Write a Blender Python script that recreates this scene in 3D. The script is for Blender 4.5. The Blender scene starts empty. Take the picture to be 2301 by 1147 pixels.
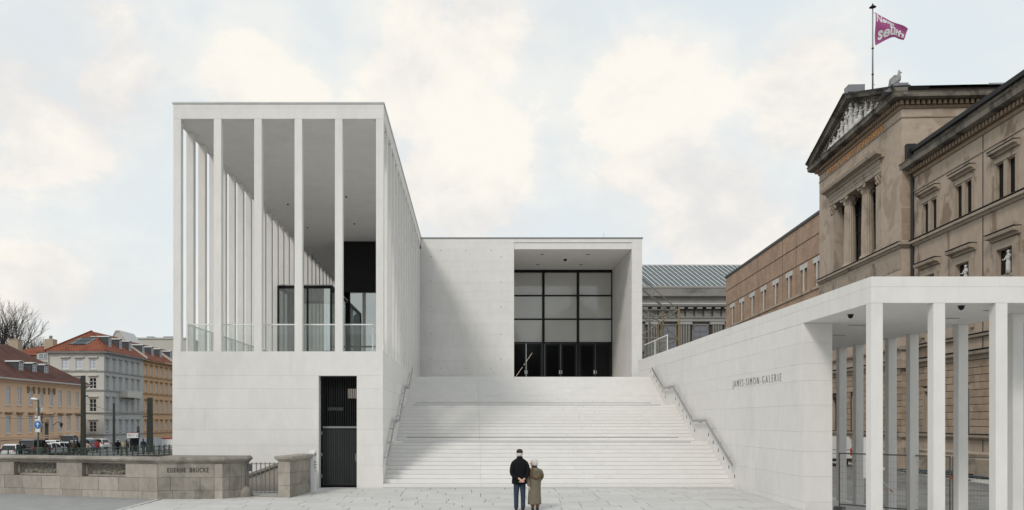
import bpy, bmesh, math, random
from mathutils import Vector, Matrix
R = math.radians
rnd = random.Random(7)
scn = bpy.context.scene
COL = scn.collection
# ---------------------------------------------------------------- camera
EYE = 2.467; F = 2000.0; VX = 1060.0; VY = 946.0; PW = 2301.0; PH = 1147.0
cam_d = bpy.data.cameras.new('camera'); cam = bpy.data.objects.new('camera', cam_d); COL.objects.link(cam)
cam.location = (0, 0, EYE); cam.rotation_euler = (R(90), 0, 0)
cam_d.sensor_width = 36; cam_d.lens = 36 * F / PW
cam_d.shift_x = (PW / 2 - VX) / PW; cam_d.shift_y = (VY - PH / 2) / PW
cam_d.clip_end = 6000; cam_d.clip_start = 0.1
scn.camera = cam
def px(x, y, Y):            # photo pixel at a known depth -> point
    return Vector(((x - VX) * Y / F, Y, EYE + (VY - y) * Y / F))
# ---------------------------------------------------------------- sky, sun, exposure
LD = Vector((0.60, 1.02, -1.0)).normalized()      # direction the sunlight travels
world = bpy.data.worlds.new('World'); scn.world = world; world.use_nodes = True
wn = world.node_tree; wn.nodes.clear(); wl = wn.links
def wnode(t, **k):
    n = wn.nodes.new(t)
    for a, v in k.items(): setattr(n, a, v)
    return n
sky = wnode('ShaderNodeTexSky', sky_type='NISHITA', sun_disc=False)
sky.sun_elevation = math.asin(-LD.z); sky.sun_rotation = math.atan2(-LD.x, -LD.y) % (2 * math.pi)
sky.air_density = 1.0; sky.dust_density = 2.5; sky.ozone_density = 1.0
bg1 = wnode('ShaderNodeBackground'); bg1.inputs['Strength'].default_value = 0.13
wl.new(sky.outputs[0], bg1.inputs[0])
geo = wnode('ShaderNodeTexCoord')
sep = wnode('ShaderNodeSeparateXYZ'); wl.new(geo.outputs['Generated'], sep.inputs[0])
def wmath(op, a, b=None, c=None, clamp=False):
    n = wnode('ShaderNodeMath', operation=op, use_clamp=clamp)
    for i, v in enumerate((a, b, c)):
        if v is None: continue
        if isinstance(v, (int, float)): n.inputs[i].default_value = v
        else: wl.new(v, n.inputs[i])
    return n.outputs[0]
zc = wmath('MAXIMUM', sep.outputs['Z'], 0.0)
den = wmath('ADD', zc, 0.35)
u_ = wmath('DIVIDE', sep.outputs['X'], den); v_ = wmath('DIVIDE', sep.outputs['Y'], den)
cmb = wnode('ShaderNodeCombineXYZ'); wl.new(sep.outputs['X'], cmb.inputs[0]); wl.new(sep.outputs['Y'], cmb.inputs[1]); wl.new(wmath('MULTIPLY', sep.outputs['Z'], 1.35), cmb.inputs[2])
def wnoise(scale, detail, rough, off):
    mp = wnode('ShaderNodeMapping'); mp.inputs['Location'].default_value = off
    wl.new(cmb.outputs[0], mp.inputs[0])
    n = wnode('ShaderNodeTexNoise'); n.inputs['Scale'].default_value = scale; n.inputs['Detail'].default_value = detail
    n.inputs['Roughness'].default_value = rough; n.inputs['Distortion'].default_value = 0.25
    wl.new(mp.outputs[0], n.inputs['Vector']); return n.outputs['Fac']
n1 = wnoise(3.2, 12, 0.56, (3.1, 0.7, 0.0)); n2 = wnoise(9.0, 12, 0.62, (1.0, 5.0, 2.0))
def blob(bx, by, rad):      # a cumulus seen in that direction of the sky
    d = Vector(((bx - VX) / F, 1.0, (VY - by) / F)).normalized()
    vm = wnode('ShaderNodeVectorMath', operation='DISTANCE'); wl.new(geo.outputs['Generated'], vm.inputs[0]); vm.inputs[1].default_value = d
    return wmath('MULTIPLY_ADD', vm.outputs['Value'], -1.0 / rad, 1.0, clamp=True)
bl = None
for a in ((1130, 90, .20), (1420, 190, .13), (960, 150, .11), (60, 260, .17), (220, 200, .10), (1050, 440, .11), (100, 640, .14), (560, 120, .10), (1850, 190, .10), (1600, 560, .12), (250, 30, .14)):
    b = blob(*a); bl = b if bl is None else wmath('MAXIMUM', bl, b)
dens = wmath('MULTIPLY_ADD', bl, 0.30, wmath('MULTIPLY_ADD', n2, 0.36, wmath('MULTIPLY', n1, 0.94)))
ramp = wnode('ShaderNodeMapRange', interpolation_type='SMOOTHSTEP'); ramp.inputs['From Min'].default_value = 0.73; ramp.inputs['From Max'].default_value = 0.86
wl.new(dens, ramp.inputs['Value'])
n3 = wnoise(4.6, 8, 0.52, (3.25, 0.9, 0.35))
shade = wnode('ShaderNodeMapRange', interpolation_type='SMOOTHSTEP'); shade.inputs['From Min'].default_value = 0.40; shade.inputs['From Max'].default_value = 0.60
wl.new(wmath('MULTIPLY_ADD', n2, 0.45, wmath('MULTIPLY', n3, 0.60)), shade.inputs['Value'])
cc = wnode('ShaderNodeMix', data_type='RGBA')
CLOUD_LIT = (0.86, 0.82, 0.75, 1); CLOUD_DARK = (0.685, 0.672, 0.668, 1); VEIL = (0.68, 0.735, 0.75, 1)
cc.inputs[6].default_value = CLOUD_DARK; cc.inputs[7].default_value = CLOUD_LIT; wl.new(shade.outputs[0], cc.inputs[0])
bg2 = wnode('ShaderNodeBackground'); wl.new(cc.outputs[2], bg2.inputs[0])
bg3 = wnode('ShaderNodeBackground'); bg3.inputs[0].default_value = VEIL
SKY_GAIN = 1.0
bg2.inputs[1].default_value = SKY_GAIN; bg3.inputs[1].default_value = SKY_GAIN
m0 = wnode('ShaderNodeMixShader'); m0.inputs[0].default_value = 0.93          # thin high veil over the blue
wl.new(bg1.outputs[0], m0.inputs[1]); wl.new(bg3.outputs[0], m0.inputs[2])
soft = wnode('ShaderNodeMapRange', interpolation_type='SMOOTHSTEP'); soft.inputs['From Min'].default_value = 0.58; soft.inputs['From Max'].default_value = 0.86; soft.inputs['To Max'].default_value = 0.62; wl.new(dens, soft.inputs['Value'])
cov = wmath('MAXIMUM', soft.outputs[0], wmath('MULTIPLY', ramp.outputs[0], 0.95))
m1 = wnode('ShaderNodeMixShader'); wl.new(cov, m1.inputs[0]); wl.new(m0.outputs[0], m1.inputs[1]); wl.new(bg2.outputs[0], m1.inputs[2])
wo = wnode('ShaderNodeOutputWorld'); wl.new(m1.outputs[0], wo.inputs[0])
sun_d = bpy.data.lights.new('sun', 'SUN'); sun = bpy.data.objects.new('sun', sun_d); COL.objects.link(sun)
sun_d.energy = 1.2; sun_d.angle = R(12); sun_d.color = (1.0, 0.95, 0.88)
sun.rotation_euler = LD.to_track_quat('-Z', 'Y').to_euler(); sun.location = (-20, -20, 40)
vs = scn.view_settings; vs.view_transform = 'Standard'; vs.look = 'None'; vs.gamma = 1; vs.exposure = 0.22; vs.use_curve_mapping = False
scn.cycles.max_bounces = 8; scn.cycles.transparent_max_bounces = 16; scn.cycles.use_denoising = True
scn.cycles.caustics_reflective = False; scn.cycles.caustics_refractive = False

# ---------------------------------------------------------------- helpers
class MB:
    def __init__(s): s.v = []; s.f = []
    def add(s, vs, fs):
        o = len(s.v); s.v += [tuple(v) for v in vs]; s.f += [tuple(i + o for i in f) for f in fs]; return s
    def box(s, x0, x1, y0, y1, z0, z1):
        return s.add([(x, y, z) for z in (z0, z1) for y in (y0, y1) for x in (x0, x1)],
                     [(0, 2, 3, 1), (4, 5, 7, 6), (0, 1, 5, 4), (1, 3, 7, 5), (3, 2, 6, 7), (2, 0, 4, 6)])
    def fbox(s, fr, u0, u1, d0, d1, z0, z1):       # box in a facade frame: along, outwards, up
        return s.add([fr(u, d, z) for z in (z0, z1) for d in (d0, d1) for u in (u0, u1)],
                     [(0, 2, 3, 1), (4, 5, 7, 6), (0, 1, 5, 4), (1, 3, 7, 5), (3, 2, 6, 7), (2, 0, 4, 6)])
    def prism(s, prof, fn, t0, t1, cap=True):      # closed profile swept between two stations: fn(t, a, b)
        n = len(prof)
        fs = [(i, (i + 1) % n, n + (i + 1) % n, n + i) for i in range(n)]
        if cap: fs += [tuple(range(n - 1, -1, -1)), tuple(range(n, 2 * n))]
        return s.add([fn(t, a, b) for t in (t0, t1) for a, b in prof], fs)
    def loft(s, rings, cap=True):                  # rings: lists of points, equal counts
        n = len(rings[0]); fs = []
        for k in range(len(rings) - 1):
            for i in range(n):
                j = (i + 1) % n; fs.append((k * n + i, k * n + j, (k + 1) * n + j, (k + 1) * n + i))
        if cap: fs += [tuple(range(n - 1, -1, -1)), tuple(range((len(rings) - 1) * n, len(rings) * n))]
        return s.add([p for r in rings for p in r], fs)
    def tube(s, pts, rad, n=6, cap=True):
        pts = [Vector(p) for p in pts]; rs = rad if isinstance(rad, (list, tuple)) else [rad] * len(pts)
        rings = []; prev = None
        for i, p in enumerate(pts):
            t = (pts[min(i + 1, len(pts) - 1)] - pts[max(i - 1, 0)])
            t = t.normalized() if t.length > 1e-9 else Vector((0, 0, 1))
            if prev is None:
                a = t.cross(Vector((0, 0, 1))); a = a if a.length > 1e-3 else t.cross(Vector((0, 1, 0)))
            else: a = prev - t * prev.dot(t)
            if a.length < 1e-6: a = t.orthogonal()
            a.normalize(); b = t.cross(a); prev = a
            rings.append([p + (a * math.cos(q) + b * math.sin(q)) * rs[i] for q in (2 * math.pi * k / n for k in range(n))])
        return s.loft(rings, cap)
    def lathe(s, c, prof, n=12):                   # prof: (radius, z)
        c = Vector(c)
        return s.loft([[c + Vector((r * math.cos(q), r * math.sin(q), z)) for q in (2 * math.pi * k / n for k in range(n))] for r, z in prof])
    def ell(s, c, rx, ry, rz, n=10, m=6, rot=None):
        c = Vector(c); rings = []
        for j in range(m + 1):
            a = -math.pi / 2 + math.pi * j / m; r = max(math.cos(a), 0.02)
            ring = [Vector((rx * r * math.cos(2 * math.pi * k / n), ry * r * math.sin(2 * math.pi * k / n), rz * math.sin(a))) for k in range(n)]
            rings.append([c + (rot @ p if rot else p) for p in ring])
        return s.loft(rings)
    def mesh(s, name, off=(0, 0, 0)):
        me = bpy.data.meshes.new(name); o = Vector(off)
        me.from_pydata([tuple(Vector(v) - o) for v in s.v], [], s.f)
        bm = bmesh.new(); bm.from_mesh(me); bmesh.ops.recalc_face_normals(bm, faces=bm.faces); bm.to_mesh(me); bm.free()
        return me
    def build(s, name, mat, parent=None, smooth=False, loc=None):
        off = parent_origin(parent) if parent is not None else (loc or (0, 0, 0))
        me = s.mesh(name, off); me.materials.append(M[mat] if isinstance(mat, str) else mat)
        if smooth: me.polygons.foreach_set('use_smooth', [True] * len(me.polygons))
        o = bpy.data.objects.new(name, me); COL.objects.link(o)
        if parent is not None: o.parent = parent
        elif loc: o.location = loc
        return o
def parent_origin(p):
    v = Vector((0, 0, 0))
    while p is not None: v += p.location; p = p.parent
    return v
def tag(o, label=None, cat=None, group=None, kind=None):
    for k, v in (('label', label), ('category', cat), ('group', group), ('kind', kind)):
        if v: o[k] = v
    return o
def thing(name, loc, label, cat, group=None):
    o = bpy.data.objects.new(name, None); COL.objects.link(o); o.location = loc; o.empty_display_size = 0.2
    return tag(o, label, cat, group)
def inst(me, name, parent, loc, rz=0, sc=None):    # a piece that shares mesh data; loc is the world position
    o = bpy.data.objects.new(name, me); COL.objects.link(o)
    if parent is not None: o.parent = parent
    o.location = Vector(loc) - parent_origin(parent); o.rotation_euler.z = rz
    if sc: o.scale = sc
    return o
def frame(O, U):            # facade frame: u to the viewer's right, d towards the viewer, z up
    O = Vector(O); U = Vector(U).normalized(); N = U.cross(Vector((0, 0, 1)))
    f = lambda u, d, z: O + U * u + N * d + Vector((0, 0, z))
    f.O = O; f.U = U; f.N = N; return f
def holed(mb, fr, u0, u1, z0, z1, holes, depth, d=0.0):   # wall sheet with openings and their reveals
    us = sorted({u0, u1, *[h[0] for h in holes], *[h[1] for h in holes]}); zs = sorted({z0, z1, *[h[2] for h in holes], *[h[3] for h in holes]})
    us = [u for u in us if u0 <= u <= u1]; zs = [z for z in zs if z0 <= z <= z1]
    for a, b in zip(us, us[1:]):
        run = None
        for c, e in zip(zs, zs[1:]):
            mu, mz = (a + b) / 2, (c + e) / 2
            hit = any(h[0] < mu < h[1] and h[2] < mz < h[3] for h in holes)
            if not hit: mb.add([fr(a, d, c), fr(b, d, c), fr(b, d, e), fr(a, d, e)], [(0, 1, 2, 3)])
    for h in holes:
        a, b, c, e = h[:4]; q = d - depth
        mb.add([fr(a, d, c), fr(b, d, c), fr(b, d, e), fr(a, d, e), fr(a, q, c), fr(b, q, c), fr(b, q, e), fr(a, q, e)],
               [(0, 4, 5, 1), (1, 5, 6, 2), (2, 6, 7, 3), (3, 7, 4, 0)])
    return mb
def text_mesh(body, size, extrude, spacing=1.0, name='lettering', shear=0, bold=0):
    cu = bpy.data.curves.new(name, 'FONT'); cu.body = body; cu.size = size; cu.extrude = extrude; cu.space_character = spacing
    cu.offset = bold; cu.resolution_u = 4; cu.shear = shear
    o = bpy.data.objects.new(name, cu); COL.objects.link(o); bpy.context.view_layer.update()
    me = bpy.data.meshes.new_from_object(o.evaluated_get(bpy.context.evaluated_depsgraph_get()))
    bpy.data.objects.remove(o); bpy.data.curves.remove(cu); return me

# ---------------------------------------------------------------- materials
M = {}
def nodes(name):
    m = bpy.data.materials.new(name); m.use_nodes = True; nt = m.node_tree; M[name] = m
    return m, nt, nt.nodes['Principled BSDF'], nt.nodes, nt.links
def setb(b, col, rough, spec=0.5, metal=0.0):
    b.inputs['Base Color'].default_value = (*col, 1); b.inputs['Roughness'].default_value = rough
    b.inputs['Specular IOR Level'].default_value = spec; b.inputs['Metallic'].default_value = metal
def mat(name, col, rough=0.6, var=0.12, scale=3.0, bump=0.0, bscale=40.0, spec=0.35, metal=0.0, rand=0.0, stain=None, stain_amt=0.5, stretch=(1, 1, 1), sscale=0.6, slo=0.52, shi=0.66):
    m, nt, b, N, L = nodes(name); setb(b, col, rough, spec, metal)
    tc = N.new('ShaderNodeTexCoord'); g = N.new('ShaderNodeNewGeometry')
    mp = N.new('ShaderNodeMapping'); mp.inputs['Scale'].default_value = stretch; L.new(g.outputs['Position'], mp.inputs[0])
    nz = N.new('ShaderNodeTexNoise'); nz.inputs['Scale'].default_value = scale; nz.inputs['Detail'].default_value = 6; nz.inputs['Roughness'].default_value = 0.65
    L.new(mp.outputs[0], nz.inputs['Vector'])
    mr = N.new('ShaderNodeMapRange'); mr.inputs['From Min'].default_value = 0.25; mr.inputs['From Max'].default_value = 0.75
    mr.inputs['To Min'].default_value = 1 - var; mr.inputs['To Max'].default_value = 1 + var; L.new(nz.outputs['Fac'], mr.inputs['Value'])
    val = mr.outputs[0]
    if rand:
        oi = N.new('ShaderNodeObjectInfo'); r2 = N.new('ShaderNodeMapRange'); r2.inputs['To Min'].default_value = 1 - rand; r2.inputs['To Max'].default_value = 1 + rand
        L.new(oi.outputs['Random'], r2.inputs['Value']); mu = N.new('ShaderNodeMath'); mu.operation = 'MULTIPLY'
        L.new(val, mu.inputs[0]); L.new(r2.outputs[0], mu.inputs[1]); val = mu.outputs[0]
    src = None
    if stain:
        n2 = N.new('ShaderNodeTexNoise'); n2.inputs['Scale'].default_value = sscale; n2.inputs['Detail'].default_value = 7; n2.inputs['Roughness'].default_value = 0.6; n2.inputs['Distortion'].default_value = 0.6
        L.new(mp.outputs[0], n2.inputs['Vector'])
        r3 = N.new('ShaderNodeMapRange'); r3.inputs['From Min'].default_value = slo; r3.inputs['From Max'].default_value = shi; r3.inputs['To Max'].default_value = stain_amt
        L.new(n2.outputs['Fac'], r3.inputs['Value'])
        mx = N.new('ShaderNodeMix'); mx.data_type = 'RGBA'; mx.inputs[6].default_value = (*col, 1); mx.inputs[7].default_value = (*stain, 1); L.new(r3.outputs[0], mx.inputs[0]); src = mx.outputs[2]
    vm = N.new('ShaderNodeVectorMath'); vm.operation = 'SCALE'
    if src: L.new(src, vm.inputs[0])
    else: vm.inputs[0].default_value = col
    L.new(val, vm.inputs['Scale']); L.new(vm.outputs[0], b.inputs['Base Color'])
    if bump:
        nb = N.new('ShaderNodeTexNoise'); nb.inputs['Scale'].default_value = bscale; nb.inputs['Detail'].default_value = 4; L.new(g.outputs['Position'], nb.inputs['Vector'])
        bp = N.new('ShaderNodeBump'); bp.inputs['Strength'].default_value = bump; bp.inputs['Distance'].default_value = 0.02; L.new(nb.outputs['Fac'], bp.inputs['Height']); L.new(bp.outputs[0], b.inputs['Normal'])
    return m
CW = (0.73, 0.71, 0.685)
mat('concrete', CW, 0.75, 0.05, 3.2, 0.12, 60, 0.25, rand=0.02, stain=(0.655, 0.64, 0.615), stain_amt=0.5, stretch=(1, 1, 0.45), sscale=0.5)
mat('concrete_joint', (0.42, 0.41, 0.40), 0.9, 0.05)
mat('stair_stone', (0.725, 0.71, 0.692), 0.7, 0.04, 2.5, 0.1, 60, 0.3, rand=0.02, stain=(0.68, 0.66, 0.635), stain_amt=0.3, sscale=0.8)
mat('concrete_shaded', (0.40, 0.395, 0.385), 0.8, 0.06, 0.8, 0.1, 50, 0.2, rand=0.0, stain=(0.35, 0.345, 0.34), stain_amt=0.4)  # darker copy of concrete with ceiling shade in its colour; unused
mat('paver', (0.54, 0.53, 0.515), 0.75, 0.07, 3.0, 0.15, 50, 0.3, rand=0.05, stain=(0.43, 0.425, 0.41), stain_amt=0.4, sscale=0.7)
mat('paver_joint', (0.16, 0.155, 0.15), 0.9, 0.1)
mat('asphalt', (0.30, 0.30, 0.295), 0.85, 0.1, 2.0, 0.3, 120, 0.3, stain=(0.25, 0.25, 0.245), stain_amt=0.5)
mat('street_asphalt', (0.14, 0.14, 0.14), 0.85, 0.1, 1.0)
mat('ground', (0.16, 0.155, 0.15), 0.9, 0.15, 0.05)
mat('water', (0.03, 0.04, 0.04), 0.08, 0.1, 0.5, 0.3, 1.5, 0.5)
mat('sandstone', (0.37, 0.335, 0.295), 0.85, 0.16, 5.0, 0.5, 30, 0.25, rand=0.14, stain=(0.17, 0.155, 0.135), stain_amt=0.6, stretch=(1, 1, 0.6), sscale=1.3, slo=0.48, shi=0.72)
mat('sandstone_cap', (0.29, 0.265, 0.23), 0.85, 0.2, 4.0, 0.5, 30, 0.25, rand=0.08, stain=(0.12, 0.11, 0.095), stain_amt=0.75, sscale=1.2, slo=0.45, shi=0.7)
mat('mortar', (0.15, 0.14, 0.125), 0.95, 0.15)
mat('engraving', (0.085, 0.08, 0.07), 0.95, 0.1)
mat('iron', (0.06, 0.062, 0.06), 0.55, 0.15, 8, spec=0.5)
mat('gate_iron', (0.13, 0.13, 0.13), 0.55, 0.15, 8, spec=0.5)
mat('ornament_iron', (0.27, 0.255, 0.215), 0.7, 0.3, 9)
mat('black_metal', (0.010, 0.010, 0.011), 0.45, 0.1, spec=0.2)
mat('dark_slat', (0.03, 0.032, 0.034), 0.42, 0.12, 4, spec=0.3, rand=0.15)
mat('dark_room', (0.012, 0.012, 0.012), 0.9, 0.1)
mat('steel', (0.36, 0.365, 0.37), 0.4, 0.06, 6, metal=0.6)
mat('zinc', (0.50, 0.50, 0.49), 0.5, 0.12, 1.5, spec=0.5)
mat('zinc_dark', (0.22, 0.225, 0.235), 0.5, 0.1, 1.5)
mat('letter_grey', (0.24, 0.24, 0.235), 0.5, 0.05)
mat('white_panel', (0.75, 0.75, 0.75), 0.45, 0.03)
mat('plaster_tan', (0.415, 0.335, 0.265), 0.9, 0.14, 1.6, 0.4, 9, 0.15, stretch=(1, 1, .5), stain=(0.235, 0.17, 0.12), stain_amt=0.85, sscale=0.42, slo=0.55, shi=0.60)
mat('plaster_light', (0.445, 0.362, 0.29), 0.9, 0.14, 1.8, 0.3, 9, 0.15, stain=(0.33, 0.26, 0.20), stain_amt=0.75, sscale=0.4, slo=0.53, shi=0.60)
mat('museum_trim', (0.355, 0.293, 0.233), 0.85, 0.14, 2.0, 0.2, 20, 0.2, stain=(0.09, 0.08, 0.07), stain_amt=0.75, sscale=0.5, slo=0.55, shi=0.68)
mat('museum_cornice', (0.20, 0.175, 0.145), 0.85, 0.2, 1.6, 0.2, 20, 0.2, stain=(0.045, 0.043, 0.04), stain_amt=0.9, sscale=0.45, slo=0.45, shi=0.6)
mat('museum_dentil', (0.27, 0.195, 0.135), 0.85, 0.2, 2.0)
mat('museum_column', (0.385, 0.32, 0.255), 0.85, 0.14, 2.5, 0.2, 20, 0.2, stain=(0.20, 0.165, 0.125), stain_amt=0.6, stretch=(1, 1, .5), sscale=0.9)
mat('ashlar', (0.37, 0.285, 0.212), 0.88, 0.10, 3.0, 0.3, 25, 0.2, rand=0.16, stain=(0.24, 0.175, 0.12), stain_amt=0.6, sscale=0.7, slo=0.5, shi=0.66)
mat('ashlar_joint', (0.05, 0.042, 0.035), 0.95, 0.1)
mat('statue_stone', (0.56, 0.545, 0.51), 0.75, 0.14, 3.0, 0.2, 12, stain=(0.30, 0.285, 0.26), stain_amt=0.5, sscale=1.6)
mat('gold', (0.62, 0.28, 0.07), 0.45, 0.1)
mat('museum_roof', (0.022, 0.022, 0.024), 0.5, 0.15, 1)
mat('pergamon_stone', (0.235, 0.225, 0.205), 0.9, 0.16, 0.5, 0.0, 10, 0.2, stain=(0.10, 0.095, 0.085), stain_amt=0.7, sscale=0.25)
mat('pergamon_dark', (0.11, 0.10, 0.088), 0.9, 0.25, 0.6, stain=(0.05, 0.045, 0.04), stain_amt=0.6, sscale=0.3)
mat('pergamon_light', (0.33, 0.325, 0.31), 0.9, 0.12, 0.5)
mat('scaffold_tube', (0.20, 0.19, 0.17), 0.5, 0.2, 1, metal=0.3)
mat('scaffold_yellow', (0.30, 0.20, 0.07), 0.5, 0.2, 1)
mat('house_yellow', (0.76, 0.535, 0.37), 0.9, 0.06, 0.4, stain=(0.68, 0.47, 0.32), stain_amt=0.5, sscale=0.15)
mat('house_yellow_trim', (0.78, 0.56, 0.40), 0.9, 0.06, 0.4)
mat('house_grey', (0.56, 0.545, 0.50), 0.9, 0.05, 0.4)
mat('house_grey_shaded', (0.44, 0.44, 0.435), 0.9, 0.05, 0.4)  # darker copy of house_grey: the street side's shade is in the colour
mat('house_orange', (0.56, 0.365, 0.22), 0.9, 0.06, 0.4)
mat('trim_grey', (0.33, 0.33, 0.32), 0.9, 0.06, 0.4)
mat('trim_brown', (0.36, 0.235, 0.135), 0.9, 0.06, 0.4)
mat('window_white', (0.68, 0.68, 0.68), 0.5, 0.03)
mat('wall_cream', (0.50, 0.48, 0.43), 0.9, 0.05, 0.3)
mat('chimney_stone', (0.42, 0.35, 0.26), 0.9, 0.12, 1)
mat('bark', (0.065, 0.058, 0.052), 0.9, 0.15, 3)
mat('slate', (0.07, 0.075, 0.085), 0.6, 0.12, 2)
mat('pole_green', (0.028, 0.031, 0.025), 0.6, 0.12, 1)
mat('rail_green', (0.085, 0.115, 0.098), 0.55, 0.12, 4)
mat('quay_stone', (0.16, 0.145, 0.125), 0.9, 0.2, 1, stain=(0.07, 0.065, 0.055), stain_amt=0.6)
mat('sign_blue', (0.015, 0.16, 0.46), 0.45, 0.03)
mat('sign_white', (0.72, 0.72, 0.72), 0.45, 0.03)
mat('sign_black', (0.012, 0.012, 0.012), 0.5, 0.03)
mat('red_paint', (0.42, 0.025, 0.03), 0.4, 0.03)
mat('hoarding', (0.30, 0.33, 0.36), 0.6, 0.08, 0.5)
mat('tyre', (0.018, 0.018, 0.018), 0.8, 0.1)
mat('rubber_black', (0.02, 0.02, 0.02), 0.6, 0.1)
mat('cable_grey', (0.10, 0.12, 0.13), 0.6, 0.2, 4)
mat('orange_plastic', (0.75, 0.16, 0.03), 0.5, 0.05)
mat('light_kerb', (0.50, 0.49, 0.47), 0.85, 0.08, 2)
mat('skin', (0.55, 0.33, 0.26), 0.55, 0.06, 20)
mat('white_hair', (0.62, 0.60, 0.57), 0.7, 0.2, 60, 0.6, 90)
mat('black_wool', (0.008, 0.009, 0.011), 0.9, 0.2, 25, 0.4, 60, 0.15)
mat('denim', (0.035, 0.05, 0.075), 0.85, 0.2, 18, 0.3, 70, 0.2)
mat('cap_brown', (0.032, 0.03, 0.03), 0.9, 0.15, 25)
mat('coat_olive', (0.17, 0.148, 0.11), 0.8, 0.14, 9, 0.3, 30, 0.2)
mat('fur_brown', (0.17, 0.10, 0.05), 0.95, 0.5, 60, 0.8, 70, 0.1)
mat('trousers_rust', (0.22, 0.10, 0.045), 0.85, 0.15, 12)
mat('shoe_black', (0.015, 0.015, 0.015), 0.5, 0.1)
for nm, c in (('navy', (0.02, 0.025, 0.045)), ('charcoal', (0.025, 0.025, 0.027)), ('beige', (0.45, 0.38, 0.29)), ('brown', (0.07, 0.05, 0.035)), ('red', (0.28, 0.04, 0.035)), ('blue', (0.06, 0.12, 0.24))):
    mat('cloth_' + nm, c, 0.9, 0.15, 6)
for nm, c in (('white', (0.66, 0.66, 0.66)), ('black', (0.012, 0.012, 0.014)), ('silver', (0.42, 0.43, 0.44)), ('blue', (0.10, 0.17, 0.25)), ('dark', (0.035, 0.038, 0.042))):
    m_ = mat('car_' + nm, c, 0.28, 0.02, 1, spec=0.6)
    m_.node_tree.nodes['Principled BSDF'].inputs['Coat Weight'].default_value = 0.5
# glossy dark panes
def glass_dark(name, col, rough=0.04, coat=0.0, spec=0.6):
    m, nt, b, N, L = nodes(name); setb(b, col, rough, spec)
    nz = N.new('ShaderNodeTexNoise'); nz.inputs['Scale'].default_value = 0.6; g = N.new('ShaderNodeNewGeometry'); L.new(g.outputs['Position'], nz.inputs['Vector'])
    bp = N.new('ShaderNodeBump'); bp.inputs['Strength'].default_value = 0.05; bp.inputs['Distance'].default_value = 0.1; L.new(nz.outputs['Fac'], bp.inputs['Height']); L.new(bp.outputs[0], b.inputs['Normal'])
    b.inputs['Coat Weight'].default_value = coat; return m
glass_dark('pane_dark', (0.02, 0.022, 0.025), 0.05)
glass_dark('pane_black', (0.006, 0.006, 0.007), 0.08, spec=0.18)
glass_dark('car_glass', (0.012, 0.014, 0.016), 0.04, spec=0.6)
glass_dark('pane_house', (0.20, 0.22, 0.25), 0.08, spec=0.8)
glass_dark('pane_curtain', (0.56, 0.60, 0.66), 0.12, spec=0.8)
glass_dark('pane_frosted', (0.52, 0.525, 0.50), 0.05, spec=1.0)
glass_dark('roof_glass', (0.115, 0.14, 0.148), 0.35, spec=0.25)
def clear_glass(name, tint, gloss, dif=0.0, rough=0.01, ior=1.5):
    m, nt, b, N, L = nodes(name); N.remove(b); out = N['Material Output']
    t = N.new('ShaderNodeBsdfTransparent'); t.inputs[0].default_value = (*tint, 1)
    g = N.new('ShaderNodeBsdfGlossy'); g.inputs['Roughness'].default_value = rough; g.inputs[0].default_value = (0.92, 0.95, 0.95, 1)
    lw = N.new('ShaderNodeLayerWeight'); lw.inputs[0].default_value = 0.5
    pw = N.new('ShaderNodeMath'); pw.operation = 'POWER'; pw.inputs[1].default_value = 5.0; L.new(lw.outputs['Facing'], pw.inputs[0])
    ad = N.new('ShaderNodeMath'); ad.operation = 'MULTIPLY_ADD'; ad.inputs[1].default_value = ior - 1.0; ad.inputs[2].default_value = gloss; ad.use_clamp = True; L.new(pw.outputs[0], ad.inputs[0])
    mx = N.new('ShaderNodeMixShader'); L.new(ad.outputs[0], mx.inputs[0]); L.new(t.outputs[0], mx.inputs[1]); L.new(g.outputs[0], mx.inputs[2]); fin = mx.outputs[0]
    if dif:
        d = N.new('ShaderNodeBsdfDiffuse'); d.inputs[0].default_value = (0.75, 0.78, 0.77, 1); m2 = N.new('ShaderNodeMixShader'); m2.inputs[0].default_value = dif
        L.new(fin, m2.inputs[1]); L.new(d.outputs[0], m2.inputs[2]); fin = m2.outputs[0]
    L.new(fin, out.inputs[0]); return m
clear_glass('glass_rail', (0.955, 0.97, 0.965), 0.02, 0.06, ior=1.25)
clear_glass('glass_box', (0.66, 0.71, 0.70), 0.34)
clear_glass('glass_gate', (0.88, 0.9, 0.9), 0.03)
def emis(name, col, s):
    m, nt, b, N, L = nodes(name); setb(b, (0.8, 0.8, 0.8), 0.5); b.inputs['Emission Color'].default_value = (*col, 1); b.inputs['Emission Strength'].default_value = s
emis('wall_glow', (1.0, 0.85, 0.7), 0.16)
emis('glow_line', (1.0, 0.8, 0.6), 0.7)
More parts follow.
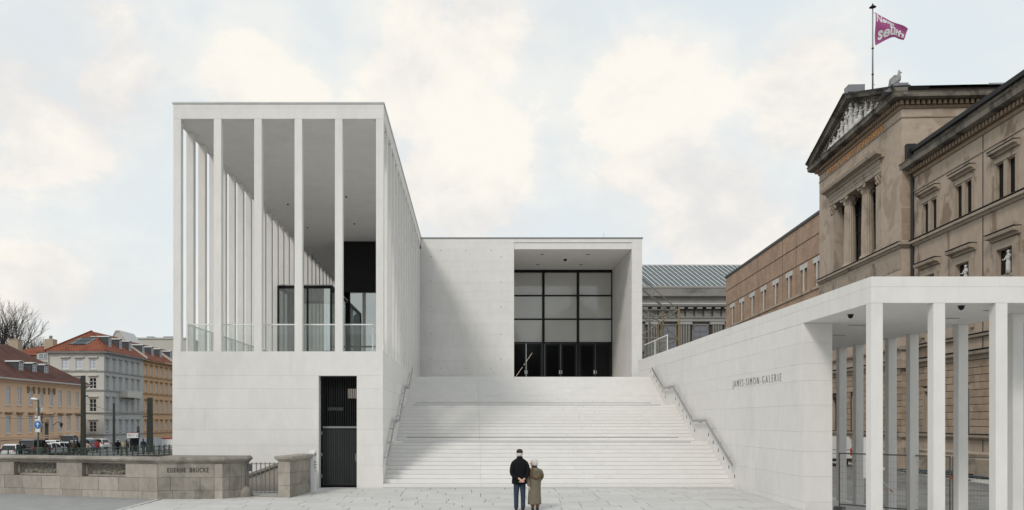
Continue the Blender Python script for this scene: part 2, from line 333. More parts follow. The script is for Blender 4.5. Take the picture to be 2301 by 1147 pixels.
# tiles and bricks beyond the limit of single pieces: courses in the material
def tiles(name, c1, c2, cm, w, h, mortar=0.02, frame_dir=None, var=0.3, bump=0.4):
    m, nt, b, N, L = nodes(name); setb(b, c1, 0.8, 0.25)
    g = N.new('ShaderNodeNewGeometry'); sp = N.new('ShaderNodeSeparateXYZ'); L.new(g.outputs['Position'], sp.inputs[0])
    ad = N.new('ShaderNodeMath'); ad.operation = 'ADD'; L.new(sp.outputs[0], ad.inputs[0]); L.new(sp.outputs[1], ad.inputs[1])
    cb = N.new('ShaderNodeCombineXYZ'); L.new(ad.outputs[0], cb.inputs[0]); L.new(sp.outputs[2], cb.inputs[1])
    br = N.new('ShaderNodeTexBrick'); br.inputs['Color1'].default_value = (*c1, 1); br.inputs['Color2'].default_value = (*c2, 1); br.inputs['Mortar'].default_value = (*cm, 1)
    br.inputs['Scale'].default_value = 1; br.inputs['Brick Width'].default_value = w; br.inputs['Row Height'].default_value = h; br.inputs['Mortar Size'].default_value = mortar; br.inputs['Mortar Smooth'].default_value = 0.3
    L.new(cb.outputs[0], br.inputs['Vector'])
    nz = N.new('ShaderNodeTexNoise'); nz.inputs['Scale'].default_value = 0.5; nz.inputs['Detail'].default_value = 7; L.new(g.outputs['Position'], nz.inputs['Vector'])
    mr = N.new('ShaderNodeMapRange'); mr.inputs['From Min'].default_value = .3; mr.inputs['From Max'].default_value = .7; mr.inputs['To Min'].default_value = 1 - var; mr.inputs['To Max'].default_value = 1 + var; L.new(nz.outputs['Fac'], mr.inputs['Value'])
    vm = N.new('ShaderNodeVectorMath'); vm.operation = 'SCALE'; L.new(br.outputs['Color'], vm.inputs[0]); L.new(mr.outputs[0], vm.inputs['Scale']); L.new(vm.outputs[0], b.inputs['Base Color'])
    if bump:
        bp = N.new('ShaderNodeBump'); bp.inputs['Strength'].default_value = bump; bp.inputs['Distance'].default_value = 0.03; bp.invert = True; L.new(br.outputs['Fac'], bp.inputs['Height']); L.new(bp.outputs[0], b.inputs['Normal'])
tiles('roof_tile', (0.34, 0.105, 0.055), (0.26, 0.08, 0.042), (0.07, 0.025, 0.018), 0.5, 0.22, 0.045, var=0.25)
tiles('roof_tile_dark', (0.155, 0.058, 0.042), (0.125, 0.045, 0.033), (0.045, 0.02, 0.016), 0.5, 0.24, 0.05, var=0.3)
tiles('brick_mix', (0.42, 0.285, 0.20), (0.34, 0.22, 0.15), (0.34, 0.26, 0.20), 0.5, 0.16, 0.015, var=0.16, bump=0.2)
tiles('cobble', (0.27, 0.265, 0.255), (0.21, 0.205, 0.195), (0.12, 0.115, 0.11), 0.2, 0.14, 0.02)
# cobbles lie in the ground plane: use x, y
nt = M['cobble'].node_tree; br = [n for n in nt.nodes if n.type == 'TEX_BRICK'][0]; g_ = [n for n in nt.nodes if n.type == 'NEW_GEOMETRY'][0]; nt.links.new(g_.outputs['Position'], br.inputs['Vector'])
tiles('paving_far', (0.50, 0.495, 0.48), (0.46, 0.455, 0.44), (0.30, 0.295, 0.285), 1.2, 0.6, 0.012, var=0.08, bump=0.2)
nt = M['paving_far'].node_tree; br = [n for n in nt.nodes if n.type == 'TEX_BRICK'][0]; g_ = [n for n in nt.nodes if n.type == 'NEW_GEOMETRY'][0]; nt.links.new(g_.outputs['Position'], br.inputs['Vector'])
# ================================================================ ground
YF = 32.68; SL = 0.022
def gz(Y): return -SL * (YF - max(min(Y, YF), 18.0))
struct = lambda mb, name, m: tag(mb.build(name, m), kind='structure')
struct(MB().add([(-3000, -600, -4.6), (3000, -600, -4.6), (3000, 4500, -4.6), (-3000, 4500, -4.6)], [(0, 1, 2, 3)]), 'ground', 'ground')
struct(MB().add([(-160, 31.5, -3.0), (-10.9, 31.5, -3.0), (-10.9, 150, -3.0), (-30, 150, -3.0), (-24, 88, -3.0), (-60, 66, -3.0), (-160, 60, -3.0)], [tuple(range(7))]), 'canal_water', 'water')
pz = MB()
ys = [-60, 18, YF, 62]; xs = [-11.0, 9.66, 40]
for a, b in zip(ys, ys[1:]):
    for c, d in zip(xs, xs[1:]):
        if c > 9 and a > 17: continue
        pz.add([(c, a, gz(a) - .014), (d, a, gz(a) - .014), (d, b, gz(b) - .014), (c, b, gz(b) - .014)], [(0, 1, 2, 3)])
pz.add([(9.66, 18, gz(18) - .014), (40, 18, gz(18) - .014), (40, 21.3, -0.66), (9.66, 21.3, -0.66)], [(0, 1, 2, 3)])
plaza = struct(pz, 'plaza', 'paving_far')
# asphalt of the bridge approach on the left, with its kerb line running to the corner of the parapet
C1 = Vector((-10.21, 28.96)); D1 = Vector((-10.55, 24.5))
struct(MB().add([(-60, -60, gz(18) - .01), (-10.9, -60, gz(18) - .01), (-10.9, 18, gz(18) - .006), (D1.x, D1.y, gz(D1.y) - .006), (C1.x - .05, C1.y + .1, gz(C1.y) - .006), (-17.2, 31.35, -.035), (-60, 44.3, -.04), (-60, 18, gz(18) - .006)], [tuple(range(8))]), 'bridge_road', 'asphalt')
kl = MB()
kl.add([(D1.x, D1.y, gz(D1.y)), (D1.x + .16, D1.y, gz(D1.y)), (C1.x + .1, C1.y - .02, gz(C1.y)), (C1.x - .06, C1.y - .02, gz(C1.y))], [(0, 1, 2, 3)])
kl.build('kerb_strip', 'light_kerb', plaza)
# single paving slabs where they can be told apart
kb = MB().add([(-10.35, 24.4, gz(24.4) - .009), (9.63, 24.4, gz(24.4) - .009), (9.63, YF - .01, gz(YF) - .009), (-10.0, YF - .01, gz(YF) - .009)], [(0, 1, 2, 3)])
kb.build('joint_bed', 'paver_joint', plaza)
pm = {}
for L in (0.9, 1.2, 1.5, 1.8):
    w = .596
    b_ = MB().box(-L / 2 + .011, L / 2 - .011, -w / 2 + .004, w / 2 - .004, -.05, .0); pm[L] = b_.mesh('paver'); pm[L].materials.append(M['paver'])
Y = YF - .32; sa = math.atan(SL)
def left_limit(Y):            # the paving ends at the parapet and the kerb
    if Y > 29.0: return -9.9
    t = (Y - D1.y) / (C1.y - D1.y); return D1.x + t * (C1.x - D1.x) + .17
while Y > 24.6:
    x = left_limit(Y) + rnd.choice((0, .3, .5, .8)) * 0
    first = True
    while x < 9.62:
        L = rnd.choice((0.9, 1.2, 1.2, 1.5, 1.8))
        if x + L > 9.6 and x + .9 < 9.62: L = 0.9
        o = inst(pm[L], 'paver', plaza, (x + L / 2, Y, gz(Y) + rnd.uniform(-.002, .002))); o.rotation_euler.x = sa
        if x + L > 9.62: o.scale.x = max((9.62 - x) / L, .05); o.location.x = (x + 9.62) / 2
        if first: first = False
        x += L
    Y -= .6
# ================================================================ gallery building
gal = thing('gallery_building', (-7.1, YF, 0), 'white concrete gallery with tall colonnaded loggia, plain wall and deep entrance recess above the stairs', 'building')
CS = [-0.25, .84, 1.57, 2.15, 2.92, 3.64, 4.12, 5.016]
G = frame((0, YF, 0), (1, 0, 0))
def panels(fr, parent, u0, u1, zs, cuts, th=.04, m='concrete', d=0.0, name='wall_panel', g=.003):
    for i, (z0, z1) in enumerate(zip(zs, zs[1:])):
        gv = .0012; us = [u0] + [c for c in cuts(i) if u0 + .3 < c < u1 - .3] + [u1]
        for a, b in zip(us, us[1:]):
            MB().fbox(fr, a + (gv if a > u0 else 0), b - (gv if b < u1 else 0), d - th, d, z0 + g, z1 - g * .2).build(name, m, parent)
XL, XR = -10.99, -3.26; OX0, OX1 = -5.62, -4.22
panels(G, gal, XL, OX0, CS[:-1], lambda i: [XL + (3.0, 2.1, 3.6, 1.2, 2.8, 4.0)[i]])
panels(G, gal, OX1, XR, CS[:-1], lambda i: [])
panels(G, gal, XL, XR, CS[-2:], lambda i: [XL + .9, -6.6])
c_ = MB()
c_.box(XL + .02, OX0 - .004, YF + .041, YF + .55, -1.2, 4.12).box(OX1 + .004, XR - .02, YF + .041, YF + .55, -1.2, 4.12).box(XL + .02, XR - .02, YF + .041, YF + .55, 4.124, 4.99)
c_.box(XR - .6, XR - .044, YF + .552, 56.36, -1.2, 4.99).box(XL + .02, XL + .5, YF + .552, 84, -4.2, 4.99).box(XL + .02, -7.3, YF + .1, YF + .55, -4.2, -1.22)
c_.build('podium_core', 'concrete', gal)
MB().box(XL + .51, XR - .61, YF + .56, 84, 4.55, 5.005).build('loggia_floor', 'concrete', gal)
# jambs of the gate recess are the core; dark service passage behind the gate
rm = MB()
x0, x1, y0, y1, z0, z1 = -7.4, -3.9, YF + .56, YF + 6, -.02, 4.5
rm.add([(x0, y0, z0), (x1, y0, z0), (x1, y1, z0), (x0, y1, z0), (x0, y0, z1), (x1, y0, z1), (x1, y1, z1), (x0, y1, z1)], [(0, 1, 2, 3), (4, 7, 6, 5), (0, 3, 7, 4), (1, 5, 6, 2), (3, 2, 6, 7)])
rm.build('service_passage', 'dark_room', gal)
lamp = MB().box(-4.85, -4.50, YF + 2.2, YF + 2.35, 3.35, 3.72).build('passage_wall_glow', 'wall_glow', gal)  # no lamp: glowing panel standing in for light reflected on the passage wall
MB().box(-5.5, -4.9, YF + 1.2, YF + 1.24, 2.86, 2.98).build('passage_sign', 'letter_grey', gal)
# side towards the stairs
S = frame((XR, YF, 0), (0, 1, 0))     # viewer stands on the stairs looking to -X
panels(S, gal, 0.0415, 23.7, CS, lambda i: [4.1 + (i % 2) * 2.2, 9.8 + (i % 3), 15.5 - (i % 2) * 1.4])
# gate
gy = YF + .5
gate = MB().box(-5.60, -5.545, gy - .04, gy + .04, .03, 4.11).box(-4.275, -4.225, gy - .04, gy + .04, .03, 4.11).box(-5.545, -4.275, gy - .04, gy + .04, 2.17, 2.28).box(-5.545, -4.275, gy - .04, gy + .04, 4.03, 4.11).build('gate_frame', 'black_metal', gal)
MB().box(-5.54, -4.28, gy - .055, gy - .04, 2.19, 2.26).build('gate_rail', 'zinc_dark', gal)
gl = MB().box(-5.545, -4.275, gy - .01, gy + .02, .05, 2.16).build('gate_leaf', 'black_metal', gal)
sm = MB().box(-.024, .024, -.03, .0, 0, 2.09).mesh('slat'); sm.materials.append(M['dark_slat'])
bmh = MB().box(-.008, .008, -.02, .02, 0, 1.74).mesh('bar'); bmh.materials.append(M['dark_slat'])
for k in range(19):
    x = -5.51 + k * .0667
    inst(sm, 'slat', gl, (x, gy - .012, .06)); inst(bmh, 'bar', gate, (x, gy, 2.285))
for z in (.35, 1.15, 1.95): MB().box(-5.60, -5.56, gy - .075, gy - .041, z, z + .12).build('hinge', 'steel', gal)
MB().box(-4.34, -4.27, gy - .07, gy - .045, .95, 1.25).build('lock', 'gate_iron', gal)
# columns of the loggia
S0 = 1.484; CWD = .28; ZB, ZT = 5.016, 13.55; XC0, XC1 = -10.96, -3.235
colm = MB().box(0, CWD, 0, CWD, 0, ZT - ZB).mesh('column'); colm.materials.append(M['concrete'])
bmx = bmesh.new(); bmx.from_mesh(colm); bmesh.ops.bevel(bmx, geom=[e for e in bmx.edges if abs(e.verts[0].co.z - e.verts[1].co.z) > 1], offset=.008, segments=1, affect='EDGES'); bmx.to_mesh(colm); bmx.free()
for k in range(6): inst(colm, 'column', gal, ((XC0 + k * S0) if k < 5 else XC1 - CWD, YF, ZB))
for k in range(1, 35): inst(colm, 'column', gal, (XC0, YF + k * S0, ZB))
for k in range(1, 16): inst(colm, 'column', gal, (XC1 - CWD, YF + k * S0, ZB))
# roof of the loggia
panels(G, gal, XC0, XC1, [13.554, 13.95, 14.10], lambda i: [XC0 + (2.6 if i else 3.3)] + ([XC0 + 5.6] if i else []), th=.277, d=-.001, name='fascia_panel')
SR = frame((XC1, YF, 0), (0, 1, 0)); panels(SR, gal, .28, 23.72, [13.554, 13.95, 14.10], lambda i: [6.0, 12.0, 18.0], th=.277, d=-.001, name='fascia_panel')
SL_ = frame((XC0, YF + 51.6, 0), (0, -1, 0)); panels(SL_, gal, 0, 51.315, [13.554, 13.95, 14.10], lambda i: [9, 18, 27, 36, 45], th=.277, d=-.001, name='fascia_panel')
MB().box(XC0 + .28, XC1 - .28, YF + .28, YF + 51.6, 13.556, 13.75).build('loggia_ceiling', 'concrete', gal)
rf = MB().box(XC0 - .03, XC1 + .03, YF - .03, YF + 51.65, 14.104, 14.165).build('roof_edge', 'zinc', gal)
for (a, b) in ((-9.4, 45.5), (-9.4, 51), (-6.2, 44), (-6.6, 50)): MB().lathe((a, b, 13.50), [(.0, 0), (.04, 0), (.05, .05)], 10).build('ceiling_light', 'black_metal', gal)
# glass balustrade behind the columns
def glass_panel(parent, p0, p1, z0, z1, name='glass_balustrade', cap=.03):
    p0 = Vector(p0); p1 = Vector(p1); fr = frame((p0.x, p0.y, 0), (p1 - p0).to_3d()); L = (p1 - p0).length
    g = MB().fbox(fr, 0, L, -.012, .012, z0, z1).build(name, 'glass_rail', parent)
    MB().fbox(fr, 0, L, -.028, .028, z1 + .001, z1 + .045).build('top_rail', 'white_panel', g)
    MB().fbox(fr, 0, .03, -.02, .02, z0, z1).build('end_profile', 'white_panel', g)
by = YF + .5; xs = [-10.58] + [XC0 + k * S0 + CWD / 2 for k in range(1, 5)] + [-3.70]
for a, b in zip(xs, xs[1:]): glass_panel(gal, (a + .01, by), (b - .01, by), 5.02, 6.03)
for k in range(7): glass_panel(gal, (-10.58, by + 3 * k + .05), (-10.58, by + 3 * k + 2.97), 5.02, 6.03); 
for k in range(6): glass_panel(gal, (-3.70, by + 3 * k + .05), (-3.70, by + 3 * k + 2.97), 5.02, 6.03)
# glass lobby inside the loggia and the dark glazed front behind it
lb = MB()
lx0, lx1, ly0, ly1, lz0, lz1 = -10.6, -7.62, 48.5, 54.9, 5.02, 9.84
for x in (lx0, -9.0, lx1 - .1): lb.box(x, x + .1, ly0, ly0 + .1, lz0, lz1 - .16)
lb.box(lx0, lx1, ly0, ly0 + .12, lz1 - .16, lz1).box(lx1 - .1, lx1, ly0 + .13, ly1, lz1 - .16, lz1).box(lx0, lx0 + .1, ly0 + .13, ly1, lz1 - .16, lz1).box(lx1 - .1, lx1, ly1 - .1, ly1, lz0, lz1 - .16).box(lx0, lx0 + .1, ly1 - .1, ly1, lz0, lz1 - .16).box(lx0 + .1, lx1 - .1, ly1 - .1, ly1, lz1 - .16, lz1)
lf = lb.build('lobby_frame', 'black_metal', gal)
MB().box(lx0 + .1, -9.0, ly0 + .04, ly0 + .06, lz0, lz1 - .16).build('lobby_pane', 'glass_box', lf)
MB().box(-8.9, lx1 - .1, ly0 + .04, ly0 + .06, lz0, lz1 - .16).build('lobby_pane', 'glass_box', lf)
MB().box(lx1 - .06, lx1 - .04, ly0 + .1, ly1 - .1, lz0, lz1 - .16).build('lobby_pane', 'glass_box', lf)
MB().box(lx0 + .05, lx1, ly0 + .05, ly1, lz1 + .002, lz1 + .06).build('lobby_roof', 'zinc', lf)
MB().box(-10.3, -9.9, ly0 + 1.2, ly0 + 2.4, lz0, lz1 - .2).build('lobby_pillar', 'black_metal', lf)
fy = 55.0
ff = MB().box(-7.95, XR - .3, fy, fy + .1, 10.4, 13.55)
for x in (-7.6, -5.66, -3.65): ff.box(x, x + .09, fy - .02, fy + .1, 5.02, 10.4)
ff.box(-7.51, -5.66, fy, fy + .08, 7.0, 7.1).box(-5.57, -3.65, fy, fy + .08, 7.0, 7.1)
ff = ff.build('loggia_window_frame', 'black_metal', gal)
for a, b in ((-7.51, -5.66), (-5.57, -3.65)):
    MB().box(a, b, fy + .03, fy + .05, 5.02, 6.999).build('loggia_pane', 'glass_box', ff); MB().box(a, b, fy + .03, fy + .05, 7.101, 10.4).build('loggia_pane', 'glass_box', ff)
MB().box(-7.95, -7.85, fy + .11, 84, 5.02, 13.55).build('hall_side_wall', 'pane_black', gal)
MB().box(-7.84, -3.3, fy + 4, fy + 4.1, 5.02, 13.55).build('hall_back_wall', 'dark_room', gal)
# main block with the plain wall and the entrance recess
YM, YG = 56.4, 64.25; PX0, PX1, PX2 = 2.68, 10.15, 10.80; ZL = 4.834
B = frame((0, YM, 0), (1, 0, 0))
ZS = [4.7, 5.37, 6.3, 7.15, 7.9, 8.6, 9.3, 10.03, 10.65, 11.24, 11.9, 12.55, 13.35]
panels(B, gal, -3.62, PX0, ZS, lambda i: [(-.6, 9, .3, 9)[i % 4]])
panels(B, gal, -3.21, PX0, [13.35, 13.77, 14.02], lambda i: [-.4])
panels(B, gal, PX1, PX2, ZS, lambda i: []); panels(B, gal, PX1, PX2, [13.35, 13.77], lambda i: [])
panels(B, gal, PX0, PX2, [13.77, 14.02], lambda i: [5.1, 7.6])
MB().box(PX0, PX1, YM + .05, YM + .3, 13.354, 13.768).build('lintel', 'concrete', gal)
mc = MB().box(XR + .02, PX0 - .003, YM + .041, YM + .6, 4.0, 14.0).box(PX1 + .003, PX2 - .01, YM + .041, YG + .3, 4.0, 13.76).box(PX0, PX1, YM + .31, YG + .3, 13.36, 13.8).box(PX0 - .3, PX0 - .003, YM + .61, YG + .3, 4.0, 13.8).box(-3.2, PX2 - .02, YM + .05, 84, 13.81, 14.015).box(PX2 - .4, PX2 - .02, YG + .31, 84, 3.0, 13.8)
mc.build('main_block_core', 'concrete', gal)
MB().box(XC1 + .04, PX2 + .05, YM - .05, 84, 14.022, 14.085).build('main_roof_edge', 'zinc_dark', gal)
JF = frame((PX1, YG, 0), (0, -1, 0)); panels(JF, gal, 0.02, YG - YM - .05, ZS, lambda i: [(3.1, 4.4, 2.2, 5.0, 3.6, 2.7, 4.2, 3.3)[i % 8]], th=.01, d=.011, name='jamb_panel')
MB().box(PX0, PX1, YM, YG + 3, ZL - .3, ZL - .002).build('entrance_floor', 'stair_stone', gal)
gf = MB(); bays = [PX0, PX0 + 2.49, PX0 + 4.98, PX1]
zz = [ZL, 8.09, 9.79, 11.49, 13.2]
for i, x in enumerate(bays): gf.box(x - .09 if i else x, x + .09 if i < 3 else x, YG - .08, YG + .05, ZL, 13.35)
for z in zz[1:]:
    for a, b in zip(bays, bays[1:]): gf.box(a + .091, b - .091, YG - .07, YG + .04, z - .05, z + (.055 if z < 13 else .149))
gf = gf.build('entrance_glazing_frame', 'black_metal', gal)
for a, b in zip(bays, bays[1:]):
    for z0, z1 in zip(zz[1:], zz[2:]): MB().box(a + .09, b - .09, YG - .01, YG + .01, z0 + .05, z1 - .05).build('entrance_pane', 'pane_frosted', gf)
    mid = (a + b) / 2
    for s, (c, d) in enumerate(((a + .1, mid - .01), (mid + .01, b - .1))):
        dr = MB().box(c, c + .14, YG - .06, YG, ZL + .02, 8.03).box(d - .14, d, YG - .06, YG, ZL + .02, 8.03).box(c + .14, d - .14, YG - .06, YG, 7.9, 8.03).box(c + .14, d - .14, YG - .06, YG, ZL + .02, ZL + .3).build('entrance_door', 'black_metal', gal)
        MB().box(c + .14, d - .14, YG - .03, YG - .015, ZL + .3, 7.9).build('door_pane', 'pane_black', dr)
        hx = d - .08 if s == 0 else c + .05
        MB().box(hx - .02, hx + .05, YG - .09, YG - .062, 5.85, 6.1).build('door_handle', 'white_panel' if s == 0 else 'steel', dr)
for t0, t1 in ((0, .42), (.5, .58), (.64, 1)): MB().tube([Vector((3.15, YG - .07, 5.6)).lerp(Vector((4.35, YG - .07, 7.35)), t) for t in (t0, t1)], .009, 5).build('pane_glow_line', 'glow_line', gal)  # glowing bars added before the doors to paint bright lines showing in the glass
for a, b in ((4.6, 58.2), (7.6, 58.2), (4.6, 62), (7.6, 62)): MB().lathe((a, b, 13.325), [(.12, 0), (.12, .034)], 12).build('ceiling_light', 'zinc_dark', gal)
MB().lathe((6.3, 60, 13.22), [(.02, 0), (.1, .04), (.12, .139)], 12).build('dome_camera', 'black_metal', gal, True)
th = MB()
for x, y in [(968.5, v) for v in (577, 632, 689, 751, 807)] + [(1126, v) for v in (578, 634, 690, 751, 807)] + [(v, 563.5) for v in (991, 1047, 1104)] + [(v, 828) for v in (990, 1047, 1103)]:
    p = px(x, y, YM); th.lathe((p.x, YM - .002, p.z), [(.026, -.026), (.026, .026)], 6)
tag(th.build('tie_holes', 'letter_grey', gal), kind='stuff')
MB().tube([(8.9, 60, 14.09), (8.9, 60, 15.1)], .008, 4).build('lightning_rod', 'gate_iron', gal)
# ================================================================ staircase
st = thing('grand_staircase', (3.2, YF, 0), 'wide pale stone staircase in three flights rising to the glazed entrance', 'staircase')
RI = 4.834 / 33; TR = .36; LN = 2.24; SX0, SX1 = XR + .003, 9.637
prof = []; Yc = YF
for k in range(33):
    d = TR if k not in (10, 21, 32) else LN
    z0, z1 = k * RI, (k + 1) * RI
    Ye = Yc + d
    if k == 32: Ye = YM - .002
    cuts = [SX0, .34 + .02 * (k % 2), 3.9 + (k % 2) * .0 + ((k * .37) % 1.4), 7.4 + ((k * .53) % 1.3), SX1]
    if k % 2: cuts = [SX0, .34, 6.1 - ((k * .21) % 1.2), SX1]
    for a, b in zip(cuts, cuts[1:]):
        MB().box(a + (.003 if a > SX0 else 0), b - (.003 if b < SX1 else 0), Yc, Ye + .05 if k < 32 else Ye, z0 + .010, z1).build('step_slab', 'stair_stone', st)
    if k in (10, 11, 21, 22): MB().box(SX0 + .45, SX1 - .7, Yc - .003, Yc + .05, z1 - .022, z1 + .003).build('marking_strip', 'zinc_dark', st)
    prof.append((Yc, Ye, z0)); Yc = Ye
core = MB()
for (a, b, z) in prof: core.box(SX0 + .01, SX1 - .01, a + .012, b, z - .3, z + .02)
core.build('stair_core', 'concrete_joint', st)
# ================================================================ stair wall and portico
XW = 9.64; XW2 = 10.48; YW0, YW1 = 25.87, 51.5
sw = thing('stair_wall', (XW, YW0, -.4), 'long white concrete wall beside the stairs carrying the raised gallery name', 'wall')
W = frame((XW, YW1, 0), (0, -1, 0)); LW = YW1 - YW0
WS = [-.9, .10, .84, 1.57, 2.15, 2.92, 3.64, 4.12, 4.74, 5.296]
panels(W, sw, 0, LW, WS, lambda i: [3.6 + (i * 1.7) % 3, 9.7 + (i * 2.3) % 3.1, 15.4 + (i * 1.3) % 3, 20.9 + (i * 2.9) % 2.6])
E = frame((XW, YW0, 0), (1, 0, 0)); panels(E, sw, .0415, XW2 - XW, WS, lambda i: [], th=.04)
MB().box(XW + .042, XW2 - .002, YW0 + .042, YW1, -1.4, 5.296).build('wall_core', 'concrete', sw)
W2 = frame((XW, YW1, 0), (0, -1, 0)); panels(W2, sw, 0, LW, [5.30, 5.70, 5.95], lambda i: [4.5 + i, 11 + i, 18 - i], th=.04, name='coping_panel')
MB().box(XW + .042, XW2 - .002, YW0, YW1, 5.298, 5.945).build('coping_core', 'concrete', sw)
tm = text_mesh('JAMES-SIMON-GALERIE', .34, .008, 1.6, bold=-.010)
bb = [v.co.x for v in tm.vertices]; w_ = max(bb) - min(bb); hh = max(v.co.y for v in tm.vertices); sx = 5.15 / w_
for v in tm.vertices:
    u = (YW1 - 32.85) + (v.co.x - min(bb)) * sx; p = W(u, .01 + v.co.z, 3.70 + v.co.y / hh * .25); v.co = p - parent_origin(sw)
tm.materials.append(M['letter_grey']); lo = bpy.data.objects.new('wall_lettering', tm); COL.objects.link(lo); lo.parent = sw
glass_panel(sw, (XW + .3, 45.2), (XW + .3, 48.2), 5.96, 6.80); glass_panel(sw, (XW + .3, 48.25), (XW + .3, 51.2), 5.96, 6.80)
def stair_z(Y):             # pitch line of the nosings
    z = 0
    for a, b, zz_ in prof:
        if Y >= a: z = zz_ + RI
    return z
lm = MB().box(-.006, .001, -.035, .035, -.065, .065).mesh('step_light'); lm.materials.append(M['black_metal'])
for fl, (ya, za) in enumerate(((YF, 0), (YF + 10 * TR + LN, 11 * RI), (YF + 20 * TR + 2 * LN, 22 * RI))):
    for j in range(6): inst(lm, 'step_light', sw, (XW - .001, ya + j * .72 - .05, za + j * .72 * RI / TR + .44))
def handrail(X, side, label):
    h = thing('handrail', (X, YF, 0), label, 'handrail', 'handrails of the stairs')
    y1, y2, y3 = YF + 10 * TR, YF + 10 * TR + LN, YF + 20 * TR + LN; y4 = y3 + LN; y5 = y4 + 7 * TR
    A = .92
    pts = [(YF - .25, A - .05), (YF - .1, A), (y1 - .1, 11 * RI + A - .05), (y2 - .25, 11 * RI + A - .05), (y3 - .1, 22 * RI + A - .05), (y4 - .25, 22 * RI + A - .05), (y5, 29.5 * RI + A)]
    for (a, b), (c, d) in zip(pts, pts[1:]):
        prof_ = [(-.025, -.055), (.025, -.055), (.025, .045), (-.025, .045)]
        MB().prism(prof_, lambda t, p, q: (X + p, a + (c - a) * t, b + (d - b) * t + q), 0, 1).build('rail_bar', 'steel', h)
    br_ = MB().box(min(0, side * .13), max(0, side * .13), -.012, .012, -.09, -.06).box(-.012, .012, -.012, .012, -.09, -.025).mesh('bracket'); br_.materials.append(M['steel'])
    for (a, b), (c, d) in zip(pts[1:], pts[2:]):
        n = max(1, int((c - a) / 1.1))
        for k in range(n):
            t = (k + .5) / n; inst(br_, 'bracket', h, (X, a + (c - a) * t, b + (d - b) * t))
handrail(XW - .14, 1, 'slim steel handrail cranked over two landings along the wall with the gallery name')
handrail(XR + .14, -1, 'slim steel handrail on the loggia podium at the left edge of the stairs')
# portico
PY0 = 21.48; PXR = 14.65
po = thing('portico', (XW, PY0, -.65), 'white flat-roofed portico on slender square columns in front of the old museum', 'portico')
P = frame((XW, PY0, 0), (1, 0, 0))
panels(P, po, 0.0, PXR - XW, [5.31, 5.70, 5.95], lambda i: [(.28, 1.67)[i] if i == 0 else .27, 3.1 if i else 3.4], th=.28, name='fascia_panel')
PW_ = frame((XW, YW0, 0), (0, -1, 0)); panels(PW_, po, 0.003, YW0 - PY0 - .281, [5.31, 5.70, 5.95], lambda i: [2.0], th=.28, name='fascia_panel')
MB().box(XW + .2815, PXR, PY0 + .2815, YW0 - .003, 5.312, 5.94).box(XW2 + .003, PXR, YW0, 36.8, 5.312, 5.94).build('portico_roof', 'concrete', po)
MB().box(XW2 + .01, PXR - .02, 36.4, 36.7, 5.12, 5.311).build('rear_beam', 'concrete', po)
pcm = MB().box(0, .285, 0, .285, 0, 5.308 + .9).mesh('column'); pcm.materials.append(M['concrete'])
bmx = bmesh.new(); bmx.from_mesh(pcm); bmesh.ops.bevel(bmx, geom=[e for e in bmx.edges if abs(e.verts[0].co.z - e.verts[1].co.z) > 1], offset=.006, segments=1, affect='EDGES'); bmx.to_mesh(pcm); bmx.free()
for k in range(4): inst(pcm, 'column', po, (XW + .001 + k * 1.504, PY0 + .001, -.9))
for y in (23.56, 26.2, 27.65, 29.1, 30.6, 32.0, 33.2, 34.7): inst(pcm, 'column', po, (14.33, y, -.9))
MB().box(XW2 - .02, 14.75, 21.3, 37.2, -1.5, -.652).box(XW, XW2 - .02, 21.3, YW0 - .004, -1.5, -.652).build('portico_floor', 'paver', po)
MB().box(14.76, 15.15, 21.3, 37.2, -1.5, -.80).build('edge_stone', 'light_kerb', po)
MB().box(14.752, 14.758, 21.3, 37.2, -1.5, -.70).build('drain_slot', 'black_metal', po)
for a, b in ((10.13, 23.8), (12.1, 22.0)): 
    MB().lathe((a, b, 5.20), [(.015, 0), (.06, .03), (.075, .1), (.09, .111)], 12).build('dome_camera', 'black_metal', po, True)
for a, b in ((11.2, 26.4), (13.0, 24.6), (11.9, 29.5), (13.2, 22.9), (12.2, 33)): MB().box(a, a + .5, b, b + .09, 5.30, 5.311).build('ceiling_light', 'zinc_dark', po)
# ================================================================ old museum on the right
DV = Vector((.055, 1, 0)).normalized()
J = Vector((35.15, 71.0, 0)); Cc = Vector((34.32, 71.05, 0)); MG = -1.45
WG = frame(J, -DV); RZ = frame(Cc, -DV)                       # wing front, projecting centre front
SD = frame(Cc, Vector((DV.y, -DV.x, 0)))                     # flank of the centre block, seen from the camera
mu = thing('old_museum', (35.0, 75.0, MG), 'weathered tan plaster museum with pedimented centre block, columns and dentil cornices', 'museum')
def band(fr, u0, u1, proj, z0, z1, name, m, parent=mu, d0=0.0): return MB().fbox(fr, u0, u1, d0 - .02, d0 + proj, z0, z1).build(name, m, parent)
def cornice(fr, u0, u1, prof, name, m, parent=mu): return MB().prism(prof, lambda t, d, z: fr(t, d, z), u0, u1).build(name, m, parent)
def flash(fr, u0, u1, d, z): MB().fbox(fr, u0, u1, -.01, d, z, z + .035).build('lead_flashing', 'museum_roof', mu)
def dentils(fr, u0, u1, step, w, d0, d1, z0, z1, name='dentil_row', m='museum_dentil'):
    mb = MB(); u = u0 + .05
    while u + w < u1: mb.fbox(fr, u, u + w, d0, d1, z0, z1); u += step
    return tag(mb.build(name, m, mu), kind='stuff')
PU0, PU1 = -19.6, 0.0; LU0, LU1 = -16.25, -4.05
